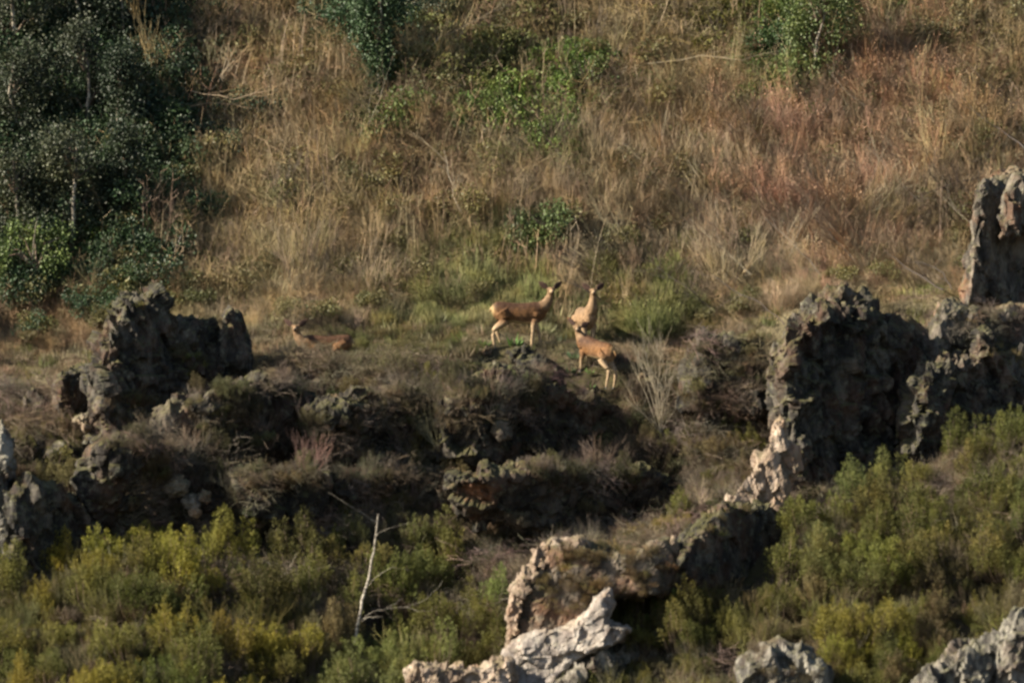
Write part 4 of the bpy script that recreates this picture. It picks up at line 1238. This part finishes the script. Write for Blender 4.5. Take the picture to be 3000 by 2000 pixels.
# leaning birch
yb = -8.2
bl = [P(1036, 1890, yb), P(1046, 1840, yb), P(1062, 1760, yb + .1), P(1086, 1660, yb + .15), P(1098, 1590, yb + .1), P(1108, 1505, yb)]
root = empty('birch_tree', bl[0])
tag(root, 'thin leaning birch with peeling white trunk, lower left of centre', 'tree')
link(bpy.data.objects.new('trunk', trunk_mesh(rel(bl, bl[0]), .046, .016, M_BIRCH, 'trunk')), root)
for pts, r in [
    ([P(1056, 1822, yb), P(1080, 1796, yb - .2), P(1130, 1782, yb - .3), P(1190, 1778, yb - .3), P(1250, 1755, yb - .2), P(1296, 1700, yb - .1)], .012),
    ([P(1060, 1812, yb), P(1092, 1804, yb - .3), P(1122, 1806, yb - .4)], .012),
    ([P(1072, 1720, yb), P(1100, 1690, yb - .2), P(1150, 1660, yb - .3), P(1200, 1670, yb - .3)], .012),
    ([P(1100, 1530, yb), P(1060, 1500, yb - .1), P(1020, 1478, yb - .2), P(960, 1440, yb - .1)], .013),
    ([P(1098, 1570, yb), P(1140, 1545, yb - .2), P(1200, 1530, yb - .2)], .010),
    ([P(1190, 1778, yb - .3), P(1240, 1790, yb - .4), P(1270, 1782, yb - .4)], .010),
    ([P(1130, 1782, yb - .3), P(1160, 1762, yb - .3), P(1180, 1752, yb - .3)], .009)]:
    link(bpy.data.objects.new('branch', trunk_mesh(rel(pts, bl[0]), r * .5, r * .2, M_BIRCH, 'branch', 5)), root)


def bare_sapling(name, base, tips, r, label, col, nb=3, cat='tree'):
    root = empty(name, base)
    tag(root, label, cat)
    for t in tips:
        q = PB()
        b0 = np.array(base); e = np.array(t)
        mid = (b0 + e) / 2 + rng.normal(0, .06, 3) + [0, 0, .05]
        pts = [b0, b0 * .7 + mid * .3 + rng.normal(0, .02, 3), mid, mid * .4 + e * .6 + rng.normal(0, .03, 3), e]
        q.tube(np.array(pts) - b0, r, r * .35, .5, 0, 5)
        L = np.linalg.norm(e - b0)
        for _ in range(nb * 2):
            k = rng.integers(1, 4)
            d = unit(unit(e - b0) + rng.normal(0, .35, 3))
            grow(q, pts[k] - b0, d, L * .28, r * .5, 1, .5, (0, 0, .1), (1, 2), .35)
        o = bpy.data.objects.new('branch', np_mesh('branch', np.array(q.V), np.array(q.F), M_STEM, True, {'v': q.v, 'wood': q.w}))
        o['col'] = col
        link(o, root)
    return root


PALE = (0.30, 0.26, 0.19)
b1 = hit(1935, 1270)
bare_sapling('bare_sapling', b1, [P(x, y_, b1.y + d) for x, y_, d in [(1855, 1060, 0), (1880, 1010, .3), (1905, 1100, -.2), (1925, 990, .1), (1955, 1040, .2), (1985, 1080, -.1), (2000, 1140, 0), (1840, 1140, -.1), (1868, 1030, .2), (1940, 1010, 0), (1970, 1100, .2), (1895, 1050, .1)]],
             .009, 'pale bare sapling with many stems fanning up right of the lower deer', PALE)
b1 = hit(2185, 1290)
bare_sapling('bare_sapling', b1, [P(x, y_, b1.y + d) for x, y_, d in [(2170, 1150, 0), (2195, 1120, .1), (2215, 1180, 0), (2240, 1080, .1), (2150, 1010, .1)]],
             .009, 'thin bare sapling on the bank just left of the black crag', PALE)
b1 = hit(790, 1745)
bare_sapling('dead_bush', b1, [P(x, y_, b1.y - .1) for x, y_ in [(800, 1690), (830, 1660), (870, 1690), (905, 1695), (930, 1705), (950, 1660), (900, 1650), (860, 1640)]],
             .008, 'pale bleached dead twigs left of the birch trunk', PALE, cat='bush')
b1 = hit(1700, 1390)
bare_sapling('dead_bush', P(2050, 1475, -5.6), [P(x, y_, -5.7) for x, y_ in [(2010, 1425), (2035, 1410), (2070, 1430), (2085, 1445), (2060, 1400)]],
             .007, 'small bleached dead twigs left of the pale pillar', PALE, cat='bush')

# dark bare branches crossing the slope
def limb(name, pts, r, label, col, depth=1, cat='branch', group=None):
    q = PB()
    b0 = np.array(pts[0])
    fine = []
    for a, b_ in zip(pts[:-1], pts[1:]):
        a = np.array(a); b_ = np.array(b_)
        for t in (0, .33, .66): fine.append(a + (b_ - a) * t + rng.normal(0, .02, 3) - b0)
    fine.append(np.array(pts[-1]) - b0)
    q.tube(fine, r, r * .3, .5, 0, 5)
    for k in range(1, len(fine) - 1):
        if rng.random() < .75:
            d = unit(unit(fine[-1] - fine[0]) + rng.normal(0, .45, 3))
            grow(q, fine[k], d, .35 + .4 * rng.random(), r * .4, depth, .5, (0, 0, .05), (1, 2), .4)
    o = link(bpy.data.objects.new(name, np_mesh(name, np.array(q.V), np.array(q.F), M_STEM, True, {'v': q.v, 'wood': q.w})))
    o.location = pts[0]
    o['col'] = col
    return tag(o, label, cat, group)


def S(px, py, off=.6):
    h = hit(px, py)
    return P(px, py, max(h.y - off - .75 * (off > .45), -.5)) if h.y > 0 else P(px, py, h.y)


DK = (0.05, 0.04, 0.035)
limb('bare_branch', [S(3040, 470, 1.2), S(2960, 400, 1), S(2860, 330, .9), S(2765, 240, .6)], .028, 'long dark bare branch slanting down to the right edge above the grey tower', DK)
limb('bare_branch', [S(2765, 850, .5), S(2700, 810, .8), S(2640, 770, .9), S(2590, 730, .9)], .022, 'dark bare branch slanting above the saddle rock, lower of two', DK)
limb('bare_branch', [S(2788, 848, .5), S(2765, 800, .8), S(2720, 775, .9), S(2680, 765, .9)], .018, 'short curved dark branch just right of the longer slanting one', DK)
limb('bare_branch', [S(1765, 880, .6), S(1720, 850, .8), S(1680, 830, .9), S(1630, 815, .9)], .014, 'dark bare branch between the heads of the two standing deer', DK)
limb('bare_branch', [S(2300, 950, .6), S(2230, 890, .9), S(2150, 850, 1), S(2080, 800, 1)], .016, 'dark slanting branch above the left shoulder of the black crag', DK)
limb('bare_branch', [S(2880, 520, .6), S(2780, 540, .9), S(2700, 570, 1), S(2640, 600, 1)], .016, 'dark drooping branch reaching left from the grey tower', DK)
limb('fallen_stick', [S(975, 816, .3), S(1060, 818, .35), S(1155, 822, .3)], .014, 'thin pale stick lying level on the slope left of the deer', PALE, 0, 'stick')
limb('fallen_stick', [S(-20, 1130, .5), S(40, 1130, .5), S(92, 1126, .5)], .016, 'pale stick lying level at the left edge', PALE, 0, 'stick')
limb('bare_branch', [S(2610, 640, .3), S(2600, 560, .9), S(2580, 500, .9), S(2555, 400, .9)], .012, 'thin pale upright stem in the reddish brush at right', GRY)
limb('bare_branch', [S(2080, 600, .3), S(2050, 520, .9), S(2000, 450, .9)], .014, 'grey slanting stem in the middle of the slope', GRY)
limb('bare_branch', [S(620, 265, .6), S(660, 210, .9), S(680, 200, 1)], .022, 'forked tan dead branch in the upper left brush', (0.36, .28, .18))
limb('bare_branch', [S(560, 270, .6), S(680, 290, .9), S(790, 265, 1), S(830, 240, 1)], .016, 'long tan branch lying across the upper left brush', (0.34, .26, .17))
limb('bare_branch', [S(480, 330, .6), S(600, 305, .9), S(720, 300, 1)], .012, 'thin tan branch below the forked dead branch', (0.34, .26, .17))
limb('bare_branch', [S(1200, 200, .6), S(1290, 110, .9), S(1400, 60, 1), S(1500, 10, 1)], .018, 'tan bare branch arching across the top centre', (0.3, .25, .17))
limb('bare_branch', [S(1900, 190, .6), S(2050, 165, .9), S(2180, 172, 1), S(2280, 150, 1)], .016, 'grey bare branch lying level left of the top right green bush', (0.3, .25, .17))


for i, (x0, y0, x1, y1, lab) in enumerate([
    (2500, 760, 2330, 560, 'in the reddish brush above the black crag'), (2420, 820, 2240, 640, 'just above the left shoulder of the black crag'),
    (2200, 800, 2020, 640, 'in the grey brush up right of the deer'), (2080, 900, 1900, 760, 'close behind the large yellow-green broom'),
    (2700, 600, 2530, 420, 'in the middle of the reddish brush'), (2900, 700, 2740, 560, 'left of the rock tower'),
    (2980, 330, 2830, 180, 'near the upper right corner'), (2560, 330, 2420, 200, 'right of the top right green tree'),
    (1960, 560, 1830, 420, 'high on the slope right of centre'), (1700, 560, 1600, 400, 'above the side-on deer in mid slope'),
    (2330, 700, 2380, 480, 'standing upright in the pale brush'), (1350, 620, 1300, 440, 'upright in the middle of the slope'),
    (960, 560, 930, 380, 'upright left of the middle of the slope'), (2800, 380, 2600, 330, 'lying almost level in the reddish brush'),
    (1050, 400, 1120, 260, 'leaning under the top left-centre evergreen'), (820, 420, 700, 380, 'in the tan brush right of the dark trees')]):
    mx_, my_ = (x0 + x1) / 2 + random.uniform(-10, 20), (y0 + y1) / 2 + random.uniform(-5, 18)
    c = [DK, (0.12, .10, .08), (.32, .28, .21)][i % 3]
    limb('bare_branch', [S(x0, y0, .5), S(mx_, my_, .9), S(x1, y1, 1.1)], random.uniform(.009, .015), ['dark', 'brown', 'pale'][i % 3] + ' thin bare branch ' + lab, c, 2, group='bare branches arching over the brush')


def ivy_tree(name, px, py_base, py_top, r, label, crown, col, nleaf, trunk_r=.10, lean=0.0, dy=0.0):
    base = hit(px, py_base); base.y += dy; base.z = g(base.x, base.y)
    top = P(px + lean, py_top, base.y - .2)
    root = empty(name, base)
    tag(root, label, 'tree')
    pts = [Vector((0, 0, -.2))] + [(top - base) * t + Vector((random.gauss(0, .08), random.gauss(0, .08), 0)) for t in (.25, .5, .75)] + [top - base]
    link(bpy.data.objects.new('trunk', trunk_mesh(pts, trunk_r, trunk_r * .4, M_BARK, 'trunk')), root)
    q = PB(); qb = PB()
    H = (top - base).z
    for (t, w, rad, nn) in crown:
        c0 = np.array((top - base) * t)
        blobs = [c0 + np.array([random.uniform(-w, w), random.uniform(-w * .25, w * .7), random.uniform(-.5, .5)]) for _ in range(nn)]
        for bc in blobs:
            qb = PB(); qb.tube([c0 - [0, 0, .5], (c0 + bc) / 2, bc], .03, .01, .5, 1.0, 4)
            bo = bpy.data.objects.new('limb', qb.mesh('limb', M_STEM)); bo['col'] = (0.1, .08, .06); link(bo, root)
            for _ in range(nleaf):
                d = unit(rng.normal(size=3))
                p = bc + d * rad * min(1.7, abs(rng.normal(.75, .38))) * [1, 1, 1.55]
                q.leaf(p, unit(rng.normal(0, .8, 3) + d * .5 + [0, 0, -.3]), rng.uniform(.06, .10), rng.uniform(.04, .065), rng.random())
    cr = bpy.data.objects.new('crown', q.mesh('crown', M_IVY)); cr['col'] = col; link(cr, root)
    return root


DKA, DKB, DKC = (0.048, .058, .032), (0.040, .050, .028), (0.024, .038, .02)
CR = [(.25, .55, .34, 6), (.55, .7, .38, 8), (.9, .75, .38, 9)]
for (px, pb, pt, lab, cr, col, n_, r_, ln) in [
    (60, 800, 470, 'lowest dark ivy-hung tree at the left edge, above the yellow-green bush', CR, DKA, 440, .07, -20),
    (50, 520, 180, 'dark ivy-hung tree at the left edge, middle one up the slope', CR, DKB, 480, .07, -10),
    (45, 260, -120, 'dark ivy-hung tree in the upper left corner with a pale speckled trunk', CR, DKA, 420, .08, -25),
    (215, 760, 430, 'dark leafy tree between the left edge and the slim evergreens, lowest of its row', CR, DKA, 480, .07, 10),
    (265, 470, 130, 'dark ivy tree with a pale crooked trunk left of the slim evergreen', [(.3, .5, .3, 5), (.6, .55, .32, 6), (.95, .6, .36, 7)], DKB, 420, .07, -20),
    (240, 210, -130, 'dark tree at the top edge, second from the upper left corner', CR, DKB, 440, .07, -10),
    (365, 740, 420, 'slim black-green evergreen with a thin pale stem, lowest of three', [(.3, .25, .26, 5), (.6, .32, .3, 6), (.9, .35, .3, 6)], DKC, 460, .045, 0),
    (350, 500, 170, 'slim black-green evergreen standing above the lowest slim one', [(.3, .3, .28, 5), (.6, .4, .32, 7), (.9, .4, .34, 7)], DKC, 460, .05, 5),
    (335, 240, -120, 'slim black-green evergreen at the top edge right of the dark grove', [(.3, .35, .3, 5), (.6, .45, .32, 7), (.9, .5, .34, 8)], DKC, 440, .05, 5)]:
    ivy_tree('ivy_tree', px, pb, pt, .1, lab, cr, col, n_, r_, lean=ln, dy=-.3)
ivy_tree('holly_tree', 1110, 300, -60, .1, 'dark glossy evergreen at the top left of centre', [(.3, .15, .22, 5), (.5, .3, .3, 7), (.7, .45, .34, 9), (.9, .8, .36, 12)], (0.045, .08, .035), 330, .05, dy=-.5)
ivy_tree('green_tree', 2380, 300, -60, .1, 'bright green leafy bush-like tree at the top right', [(.15, .35, .24, 5), (.35, .5, .28, 7), (.6, .6, .3, 8), (.85, .8, .32, 11)], (0.085, .115, .037), 280, .05, dy=-.5, lean=15)
ivy_tree('leafy_bush', 1725, 310, 170, .1, 'small bright green leafy bush high on the slope above the standing deer', [(.4, .3, .2, 4), (.9, .35, .22, 4)], (0.09, .12, .035), 170, .02, dy=-.4)
ivy_tree('leafy_bush', 110, 800, 640, .1, 'yellow-green leafy bush at the left edge below the dark trees', [(.7, 1.0, .24, 12)], (0.10, .14, .04), 220, .02, dy=-1.3)

# ------------------------------------------------------------------ deer
m, n = new_mat('deer_coat')
out = N(n, 'ShaderNodeOutputMaterial'); b = N(n, 'ShaderNodeBsdfPrincipled'); b.inputs['Roughness'].default_value = .75
b.inputs['Specular IOR Level'].default_value = .2
a = N(n, 'ShaderNodeAttribute', attribute_type='GEOMETRY', attribute_name='coat')
geo = N(n, 'ShaderNodeTexCoord')
t1 = N(n, 'ShaderNodeTexNoise'); t1.inputs['Scale'].default_value = 14; t1.inputs['Detail'].default_value = 6
n.links.new(geo.outputs['Object'], t1.inputs['Vector'])
r1 = ramp(n, [(.3, (.6, .57, .55)), (.7, (1.35, 1.33, 1.3))])
n.links.new(t1.outputs['Fac'], r1.inputs[0])
mu = N(n, 'ShaderNodeVectorMath', operation='MULTIPLY')
n.links.new(a.outputs['Color'], mu.inputs[0]); n.links.new(r1.outputs[0], mu.inputs[1])
n.links.new(mu.outputs[0], b.inputs['Base Color'])
bp = N(n, 'ShaderNodeBump'); bp.inputs['Distance'].default_value = .01
n.links.new(t1.outputs['Fac'], bp.inputs['Height']); n.links.new(bp.outputs[0], b.inputs['Normal'])
n.links.new(b.outputs[0], out.inputs[0])
M_DEER = m


def flat_mat(name, c, rough=.4):
    m, n = new_mat(name)
    out = N(n, 'ShaderNodeOutputMaterial'); b = N(n, 'ShaderNodeBsdfPrincipled')
    b.inputs['Base Color'].default_value = (*c, 1); b.inputs['Roughness'].default_value = rough
    n.links.new(b.outputs[0], out.inputs[0])
    return m


M_EYE = flat_mat('dark_eye', (.01, .008, .006), .1)
M_HOOF = flat_mat('dark_hoof', (.03, .025, .02), .5)


def loft(bm, rings, seg=14, ref=None):
    """rings: (centre, half width, half height, forward direction)"""
    vs = []
    for (c, a, h, d) in rings:
        d = Vector(d).normalized(); c = Vector(c)
        side = d.cross(Vector((0, 0, 1)))
        if side.length < .25: side = Vector(ref or (0, -1, 0))
        side.normalize()
        upv = side.cross(d).normalized()
        vs.append([bm.verts.new(c + side * (a * math.cos(2 * math.pi * i / seg)) + upv * (h * math.sin(2 * math.pi * i / seg))) for i in range(seg)])
    for p, q in zip(vs[:-1], vs[1:]):
        for i in range(seg):
            j = (i + 1) % seg
            bm.faces.new((p[i], p[j], q[j], q[i]))
    bm.faces.new(vs[0][::-1]); bm.faces.new(vs[-1])


def chain(bm, pts, rad, seg=10, ref=None, squash=1.0):
    """smooth tapered limb through points"""
    P_, R_ = [], []
    n_ = len(pts)
    for i in range(n_ - 1):
        p0 = Vector(pts[max(i - 1, 0)]); p1 = Vector(pts[i]); p2 = Vector(pts[i + 1]); p3 = Vector(pts[min(i + 2, n_ - 1)])
        for t in (0, .25, .5, .75):
            P_.append(.5 * ((2 * p1) + (p2 - p0) * t + (2 * p0 - 5 * p1 + 4 * p2 - p3) * t * t + (3 * p1 - 3 * p2 + p3 - p0) * t ** 3))
            R_.append(rad[i] * (1 - t) + rad[i + 1] * t)
    P_.append(Vector(pts[-1])); R_.append(rad[-1])
    rings = []
    for i, (p, r) in enumerate(zip(P_, R_)):
        d = P_[min(i + 1, len(P_) - 1)] - P_[max(i - 1, 0)]
        rings.append((p, r * squash, r, d))
    loft(bm, rings, seg, ref)


def deer(name, label, loc, rz, neck, head_dir, feet=None, lie=False, tone=1.0, scale=1.0, pitch=0.0, pale=0.0):
    """neck: points from the shoulder to the skull in the deer's own frame (x forward, z up)"""
    root = empty(name, loc, rz)
    root.scale = (scale,) * 3
    tag(root, label, 'deer', 'red deer hinds on the ledge')
    bm = bmesh.new()
    zo = -0.50 if lie else 0.0
    T = [(-.70, .95, .05, .08), (-.66, .93, .11, .15), (-.58, .91, .165, .21), (-.44, .885, .185, .235), (-.26, .865, .185, .23), (-.05, .845, .195, .235),
         (.15, .84, .195, .25), (.33, .85, .18, .26), (.47, .87, .155, .245), (.57, .89, .12, .19), (.63, .90, .07, .11)]
    loft(bm, [((x, 0, z + zo), w * 1.06, h * 1.08, (1, 0, 0)) for x, z, w, h in T], 18)
    nk = [Vector(p) + Vector((0, 0, zo)) for p in neck]
    chain(bm, nk, [.22, .18, .135, .10, .086][:len(nk)] if len(nk) >= 5 else [.19, .12, .085, .078], 14, (0, -1, 0), .82)
    # head
    hd = Vector(head_dir).normalized()
    h0 = nk[-1]
    L = .30
    hs = [(-.07, .055, .06), (-.03, .08, .085), (.03, .085, .088), (.09, .072, .075), (.15, .055, .060), (.21, .044, .048), (.26, .040, .042), (.29, .024, .026)]
    loft(bm, [(h0 + hd * d_ + Vector((0, 0, .03 - .05 * max(0, d_))), a_, b_, hd) for d_, a_, b_ in hs], 14)
    # ears
    side = hd.cross(Vector((0, 0, 1))).normalized()
    upv = side.cross(hd).normalized()
    for s in (-1, 1):
        e0 = h0 + side * (.06 * s) + upv * .07
        ed = (side * (.85 * s) + upv * .62 - hd * .25).normalized()
        fwd = (hd * .9 + side * .2 * s).normalized()
        rr = []
        for t, w in ((0, .018), (.12, .035), (.35, .058), (.6, .056), (.82, .034), (1, .008)):
            rr.append((e0 + ed * (.31 * t), w * 1.55, .014, ed))
        vs = []
        wd = ed.cross(fwd).normalized()
        for (c, w, th, d_) in rr:
            vs.append([bm.verts.new(c + wd * (w * math.cos(2 * math.pi * i / 8)) + fwd * (.017 * math.sin(2 * math.pi * i / 8))) for i in range(8)])
        for p, q in zip(vs[:-1], vs[1:]):
            for i in range(8):
                bm.faces.new((p[i], p[(i + 1) % 8], q[(i + 1) % 8], q[i]))
        bm.faces.new(vs[0][::-1]); bm.faces.new(vs[-1])
    # tail
    chain(bm, [(-.68, 0, 1.0 + zo), (-.735, 0, .95 + zo), (-.75, 0, .86 + zo)], [.03, .032, .015], 8, (0, -1, 0))
    ft = {}
    if not lie:
        M = Matrix.Rotation(rz, 3, 'Z')
        legs = feet or {}
        for key, sgn in (('fl', 1), ('fr', -1)):
            fx, kx = legs.get(key, (.36, .37))
            w = M @ Vector((fx * scale, .09 * sgn * scale, 0)) + Vector(loc)
            fz = (g(w.x, w.y) - loc[2]) / scale - .01
            fz = max(-.22, min(.22, fz))
            chain(bm, [(.40, .085 * sgn, .84), (.35, .115 * sgn, .62), (kx, .10 * sgn, .36 + fz * .5), (fx, .095 * sgn, .10 + fz), (fx + .02, .095 * sgn, .015 + fz)],
                  [.14, .092, .050, .034, .037], 10, (0, -1, 0))
            ft[key] = Vector((fx + .035, .095 * sgn, fz))
        for key, sgn in (('bl', 1), ('br', -1)):
            fx, kx = legs.get(key, (-.55, -.60))
            w = M @ Vector((fx * scale, .1 * sgn * scale, 0)) + Vector(loc)
            fz = (g(w.x, w.y) - loc[2]) / scale - .01
            fz = max(-.22, min(.22, fz))
            chain(bm, [(-.46, .09 * sgn, .88), (-.38, .125 * sgn, .66), (kx, .115 * sgn, .44 + fz * .5), (fx, .105 * sgn, .10 + fz), (fx + .02, .105 * sgn, .015 + fz)],
                  [.19, .138, .058, .036, .037], 10, (0, -1, 0))
            ft[key] = Vector((fx + .035, .105 * sgn, fz))
    else:
        for s in (-1, 1):
            chain(bm, [(.38, .12 * s, .32), (.30, .20 * s, .16), (.52, .20 * s, .07), (.40, .22 * s, .03)], [.11, .07, .036, .028], 10, (0, -1, 0))
            chain(bm, [(-.44, .12 * s, .36), (-.20, .24 * s, .24), (-.50, .24 * s, .10), (-.22, .25 * s, .04)], [.17, .12, .045, .028], 10, (0, -1, 0))
    if pitch:
        for v_ in bm.verts: v_.co.z += pitch * v_.co.x * max(0, min(1, (v_.co.z - .1) / .5))
        nk = [p + Vector((0, 0, pitch * p.x)) for p in nk]; h0 = nk[-1]
    bmesh.ops.triangulate(bm, faces=bm.faces[:])
    bmesh.ops.recalc_face_normals(bm, faces=bm.faces[:])
    me = bpy.data.meshes.new('body'); bm.to_mesh(me); bm.free()
    me = voxel(me, .013)
    # gentle smoothing
    bm = bmesh.new(); bm.from_mesh(me)
    for _ in range(7): bmesh.ops.smooth_vert(bm, verts=bm.verts[:], factor=.5, use_axis_x=True, use_axis_y=True, use_axis_z=True)
    bm.to_mesh(me); bm.free()
    me.polygons.foreach_set('use_smooth', np.full(len(me.polygons), True, bool))
    v = verts_of(me)
    ears = np.zeros(len(v))
    for s in (-1, 1):
        e0 = h0 + side * (.06 * s) + upv * .07
        ed = (side * (.85 * s) + upv * .62 - hd * .25).normalized()
        dd = v - np.array(e0)
        t = dd @ np.array(ed)
        rad = np.linalg.norm(dd - t[:, None] * np.array(ed), axis=1)
        ears = np.maximum(ears, ((t > .05) & (t < .29) & (rad < .09)).astype(float))
    brown = np.array((.125, .062, .024)) * tone; back = np.array((.062, .032, .018)) * tone
    leg = np.array((.34, .25, .155)); cream = np.array((.42, .33, .19)); tan = np.array((.19, .128, .075))
    zz = v[:, 2] - zo
    col = np.tile(brown, (len(v), 1))
    def mix(c, w):
        nonlocal col
        w = np.clip(w, 0, 1)[:, None]
        col = col * (1 - w) + c * w
    mix(back, (zz - .86 + .05 * vnoise(v * 9, 77)) / .16 * (v[:, 0] < .5))
    mix(np.array((.17, .10, .055)), np.clip((.80 - zz) / .2, 0, .6) + .25 * vnoise(v * 5, 71))
    mix(leg, (.66 - zz) / .14 if not lie else np.zeros(len(v)))
    under = (np.abs(v[:, 1]) < .13) & (v[:, 0] > -.5) & (v[:, 0] < .35) & (zz < .67) & (zz > .55)
    mix(cream, under * .8 if not lie else under * 0)
    mix(np.array((.26, .19, .12)), np.full(len(v), pale))
    # rump patch
    rump = np.exp(-(((v[:, 0] + .72) / .065) ** 2 + ((zz - .92) / .15) ** 2))
    mix(cream * np.array((.9, .85, .75)), rump * 1.1)
    # neck and head tan, throat paler
    nd = np.minimum.reduce([np.linalg.norm(v - np.array(p), axis=1) for p in nk[2:]])
    mix(tan, np.clip((.26 - nd) / .12, 0, 1) * .85)
    muz = v - np.array(h0); mt = muz @ np.array(hd)
    on_head = np.linalg.norm(muz - mt[:, None] * np.array(hd), axis=1) < .12
    mix(np.array((.05, .035, .025)), on_head * (mt > .25))
    mix(np.array((.42, .33, .22)), on_head * (mt > .15) * (mt < .25) * .5)
    mix(np.array((.055, .032, .025)), ears)
    ca = me.attributes.new('coat', 'FLOAT_COLOR', 'POINT')
    ca.data.foreach_set('color', np.concatenate([col, np.ones((len(v), 1))], 1).astype(np.float32).ravel())
    me.materials.clear(); me.materials.append(M_DEER)
    link(bpy.data.objects.new('body', me), root)
    for s in (-1, 1):
        bm = bmesh.new(); bmesh.ops.create_uvsphere(bm, u_segments=10, v_segments=8, radius=.018)
        e = bpy.data.meshes.new('eye'); bm.to_mesh(e); bm.free(); e.materials.append(M_EYE)
        o = link(bpy.data.objects.new('eye', e), root)
        o.location = h0 + hd * .09 + side * (.064 * s) + upv * .045
    for k, f in ft.items():
        bm = bmesh.new(); bmesh.ops.create_cone(bm, cap_ends=True, segments=10, radius1=.040, radius2=.026, depth=.055)
        e = bpy.data.meshes.new('hoof'); bm.to_mesh(e); bm.free(); e.materials.append(M_HOOF)
        o = link(bpy.data.objects.new('hoof', e), root)
        o.location = (f.x - .01, f.y, f.z + .025)
    return root


def at(px, y):
    x = (px - 1500) / PXM * (200 + y) / 200
    return Vector((x, y, g(x, y)))


# A: side-on, facing right, looking at the camera
deer('deer', 'side-on red deer hind standing on the ledge with its head turned to the viewer', at(1524, 0.0), R(3),
     [(.38, 0, .90), (.55, 0, .99), (.66, -.02, 1.11), (.725, -.04, 1.25), (.75, -.07, 1.38)], (.12, -1, -.12),
     {'fl': (.50, .46), 'fr': (.28, .30), 'bl': (-.50, -.58), 'br': (-.64, -.66)}, tone=.95, scale=.98)
# B: facing the camera, half hidden
deer('deer', 'deer facing the viewer with long upright neck, hindmost of the standing three', at(1716, 0.95), R(-78),
     [(.40, 0, .95), (.53, .03, 1.08), (.57, .05, 1.24), (.60, .06, 1.38), (.62, .06, 1.49)], (.97, -.15, -.1), tone=1.3, scale=.95, pale=.55)
# C: lower right, heading away uphill
deer('deer', 'reddish deer lowest on the ledge, half turned away with its head low', at(1744, -0.95), R(136),
     [(.42, 0, .90), (.50, 0, .98), (.55, .02, 1.06), (.58, .04, 1.13), (.58, .06, 1.19)], (-.62, .78, -.05),
     {'fl': (.44, .42), 'fr': (.30, .32), 'bl': (-.52, -.60), 'br': (-.60, -.64)}, tone=1.15, scale=.90, pitch=.30)
# D: resting
deer('deer', 'deer lying down in the grass at left with only head and rump showing', at(955, -0.15), R(196),
     [(.40, 0, .90), (.56, 0, .93), (.68, 0, 1.02), (.75, -.02, 1.13), (.79, -.02, 1.27)], (.35, .93, -.1), lie=True, tone=1.3, scale=.95)

# the lip of turf that half hides the resting deer
lip = []
for _ in range(120):
    px = random.uniform(800, 965) if random.random() < .7 else random.uniform(960, 1060); y = random.uniform(-.95, -.5)
    v = at(px, y)
    lip.append((random.choice(['grass', 'tangle', 'grass']), random.randrange(2), tuple(v), (0, 0, random.uniform(0, 6.28)), random.uniform(.5, .85) * (.6 if px > 960 else 1), jit((.20, .16, .10), .2)))
stuff('lip_grass', 'dry brown grass and twigs in front of the resting deer', lip)

# bushes, stones and branches that would read alike are told apart by their order in the row
seen = {}
for o in bpy.data.objects:
    if o.get('category') and o.get('label') and o.parent is None:
        seen.setdefault(o['label'], []).append(o)
for lab, os_ in seen.items():
    if len(os_) < 2: continue
    os_.sort(key=lambda o: px_of(*o.location)[0])
    words_ = {2: ['left one', 'right one'], 3: ['left one', 'middle one', 'right one']}.get(len(os_), ['leftmost', 'second from left', 'third from left', 'fourth from left', 'fifth from left', 'sixth from left'])
    for o, w in zip(os_, words_):
        o['label'] = lab + ', ' + w
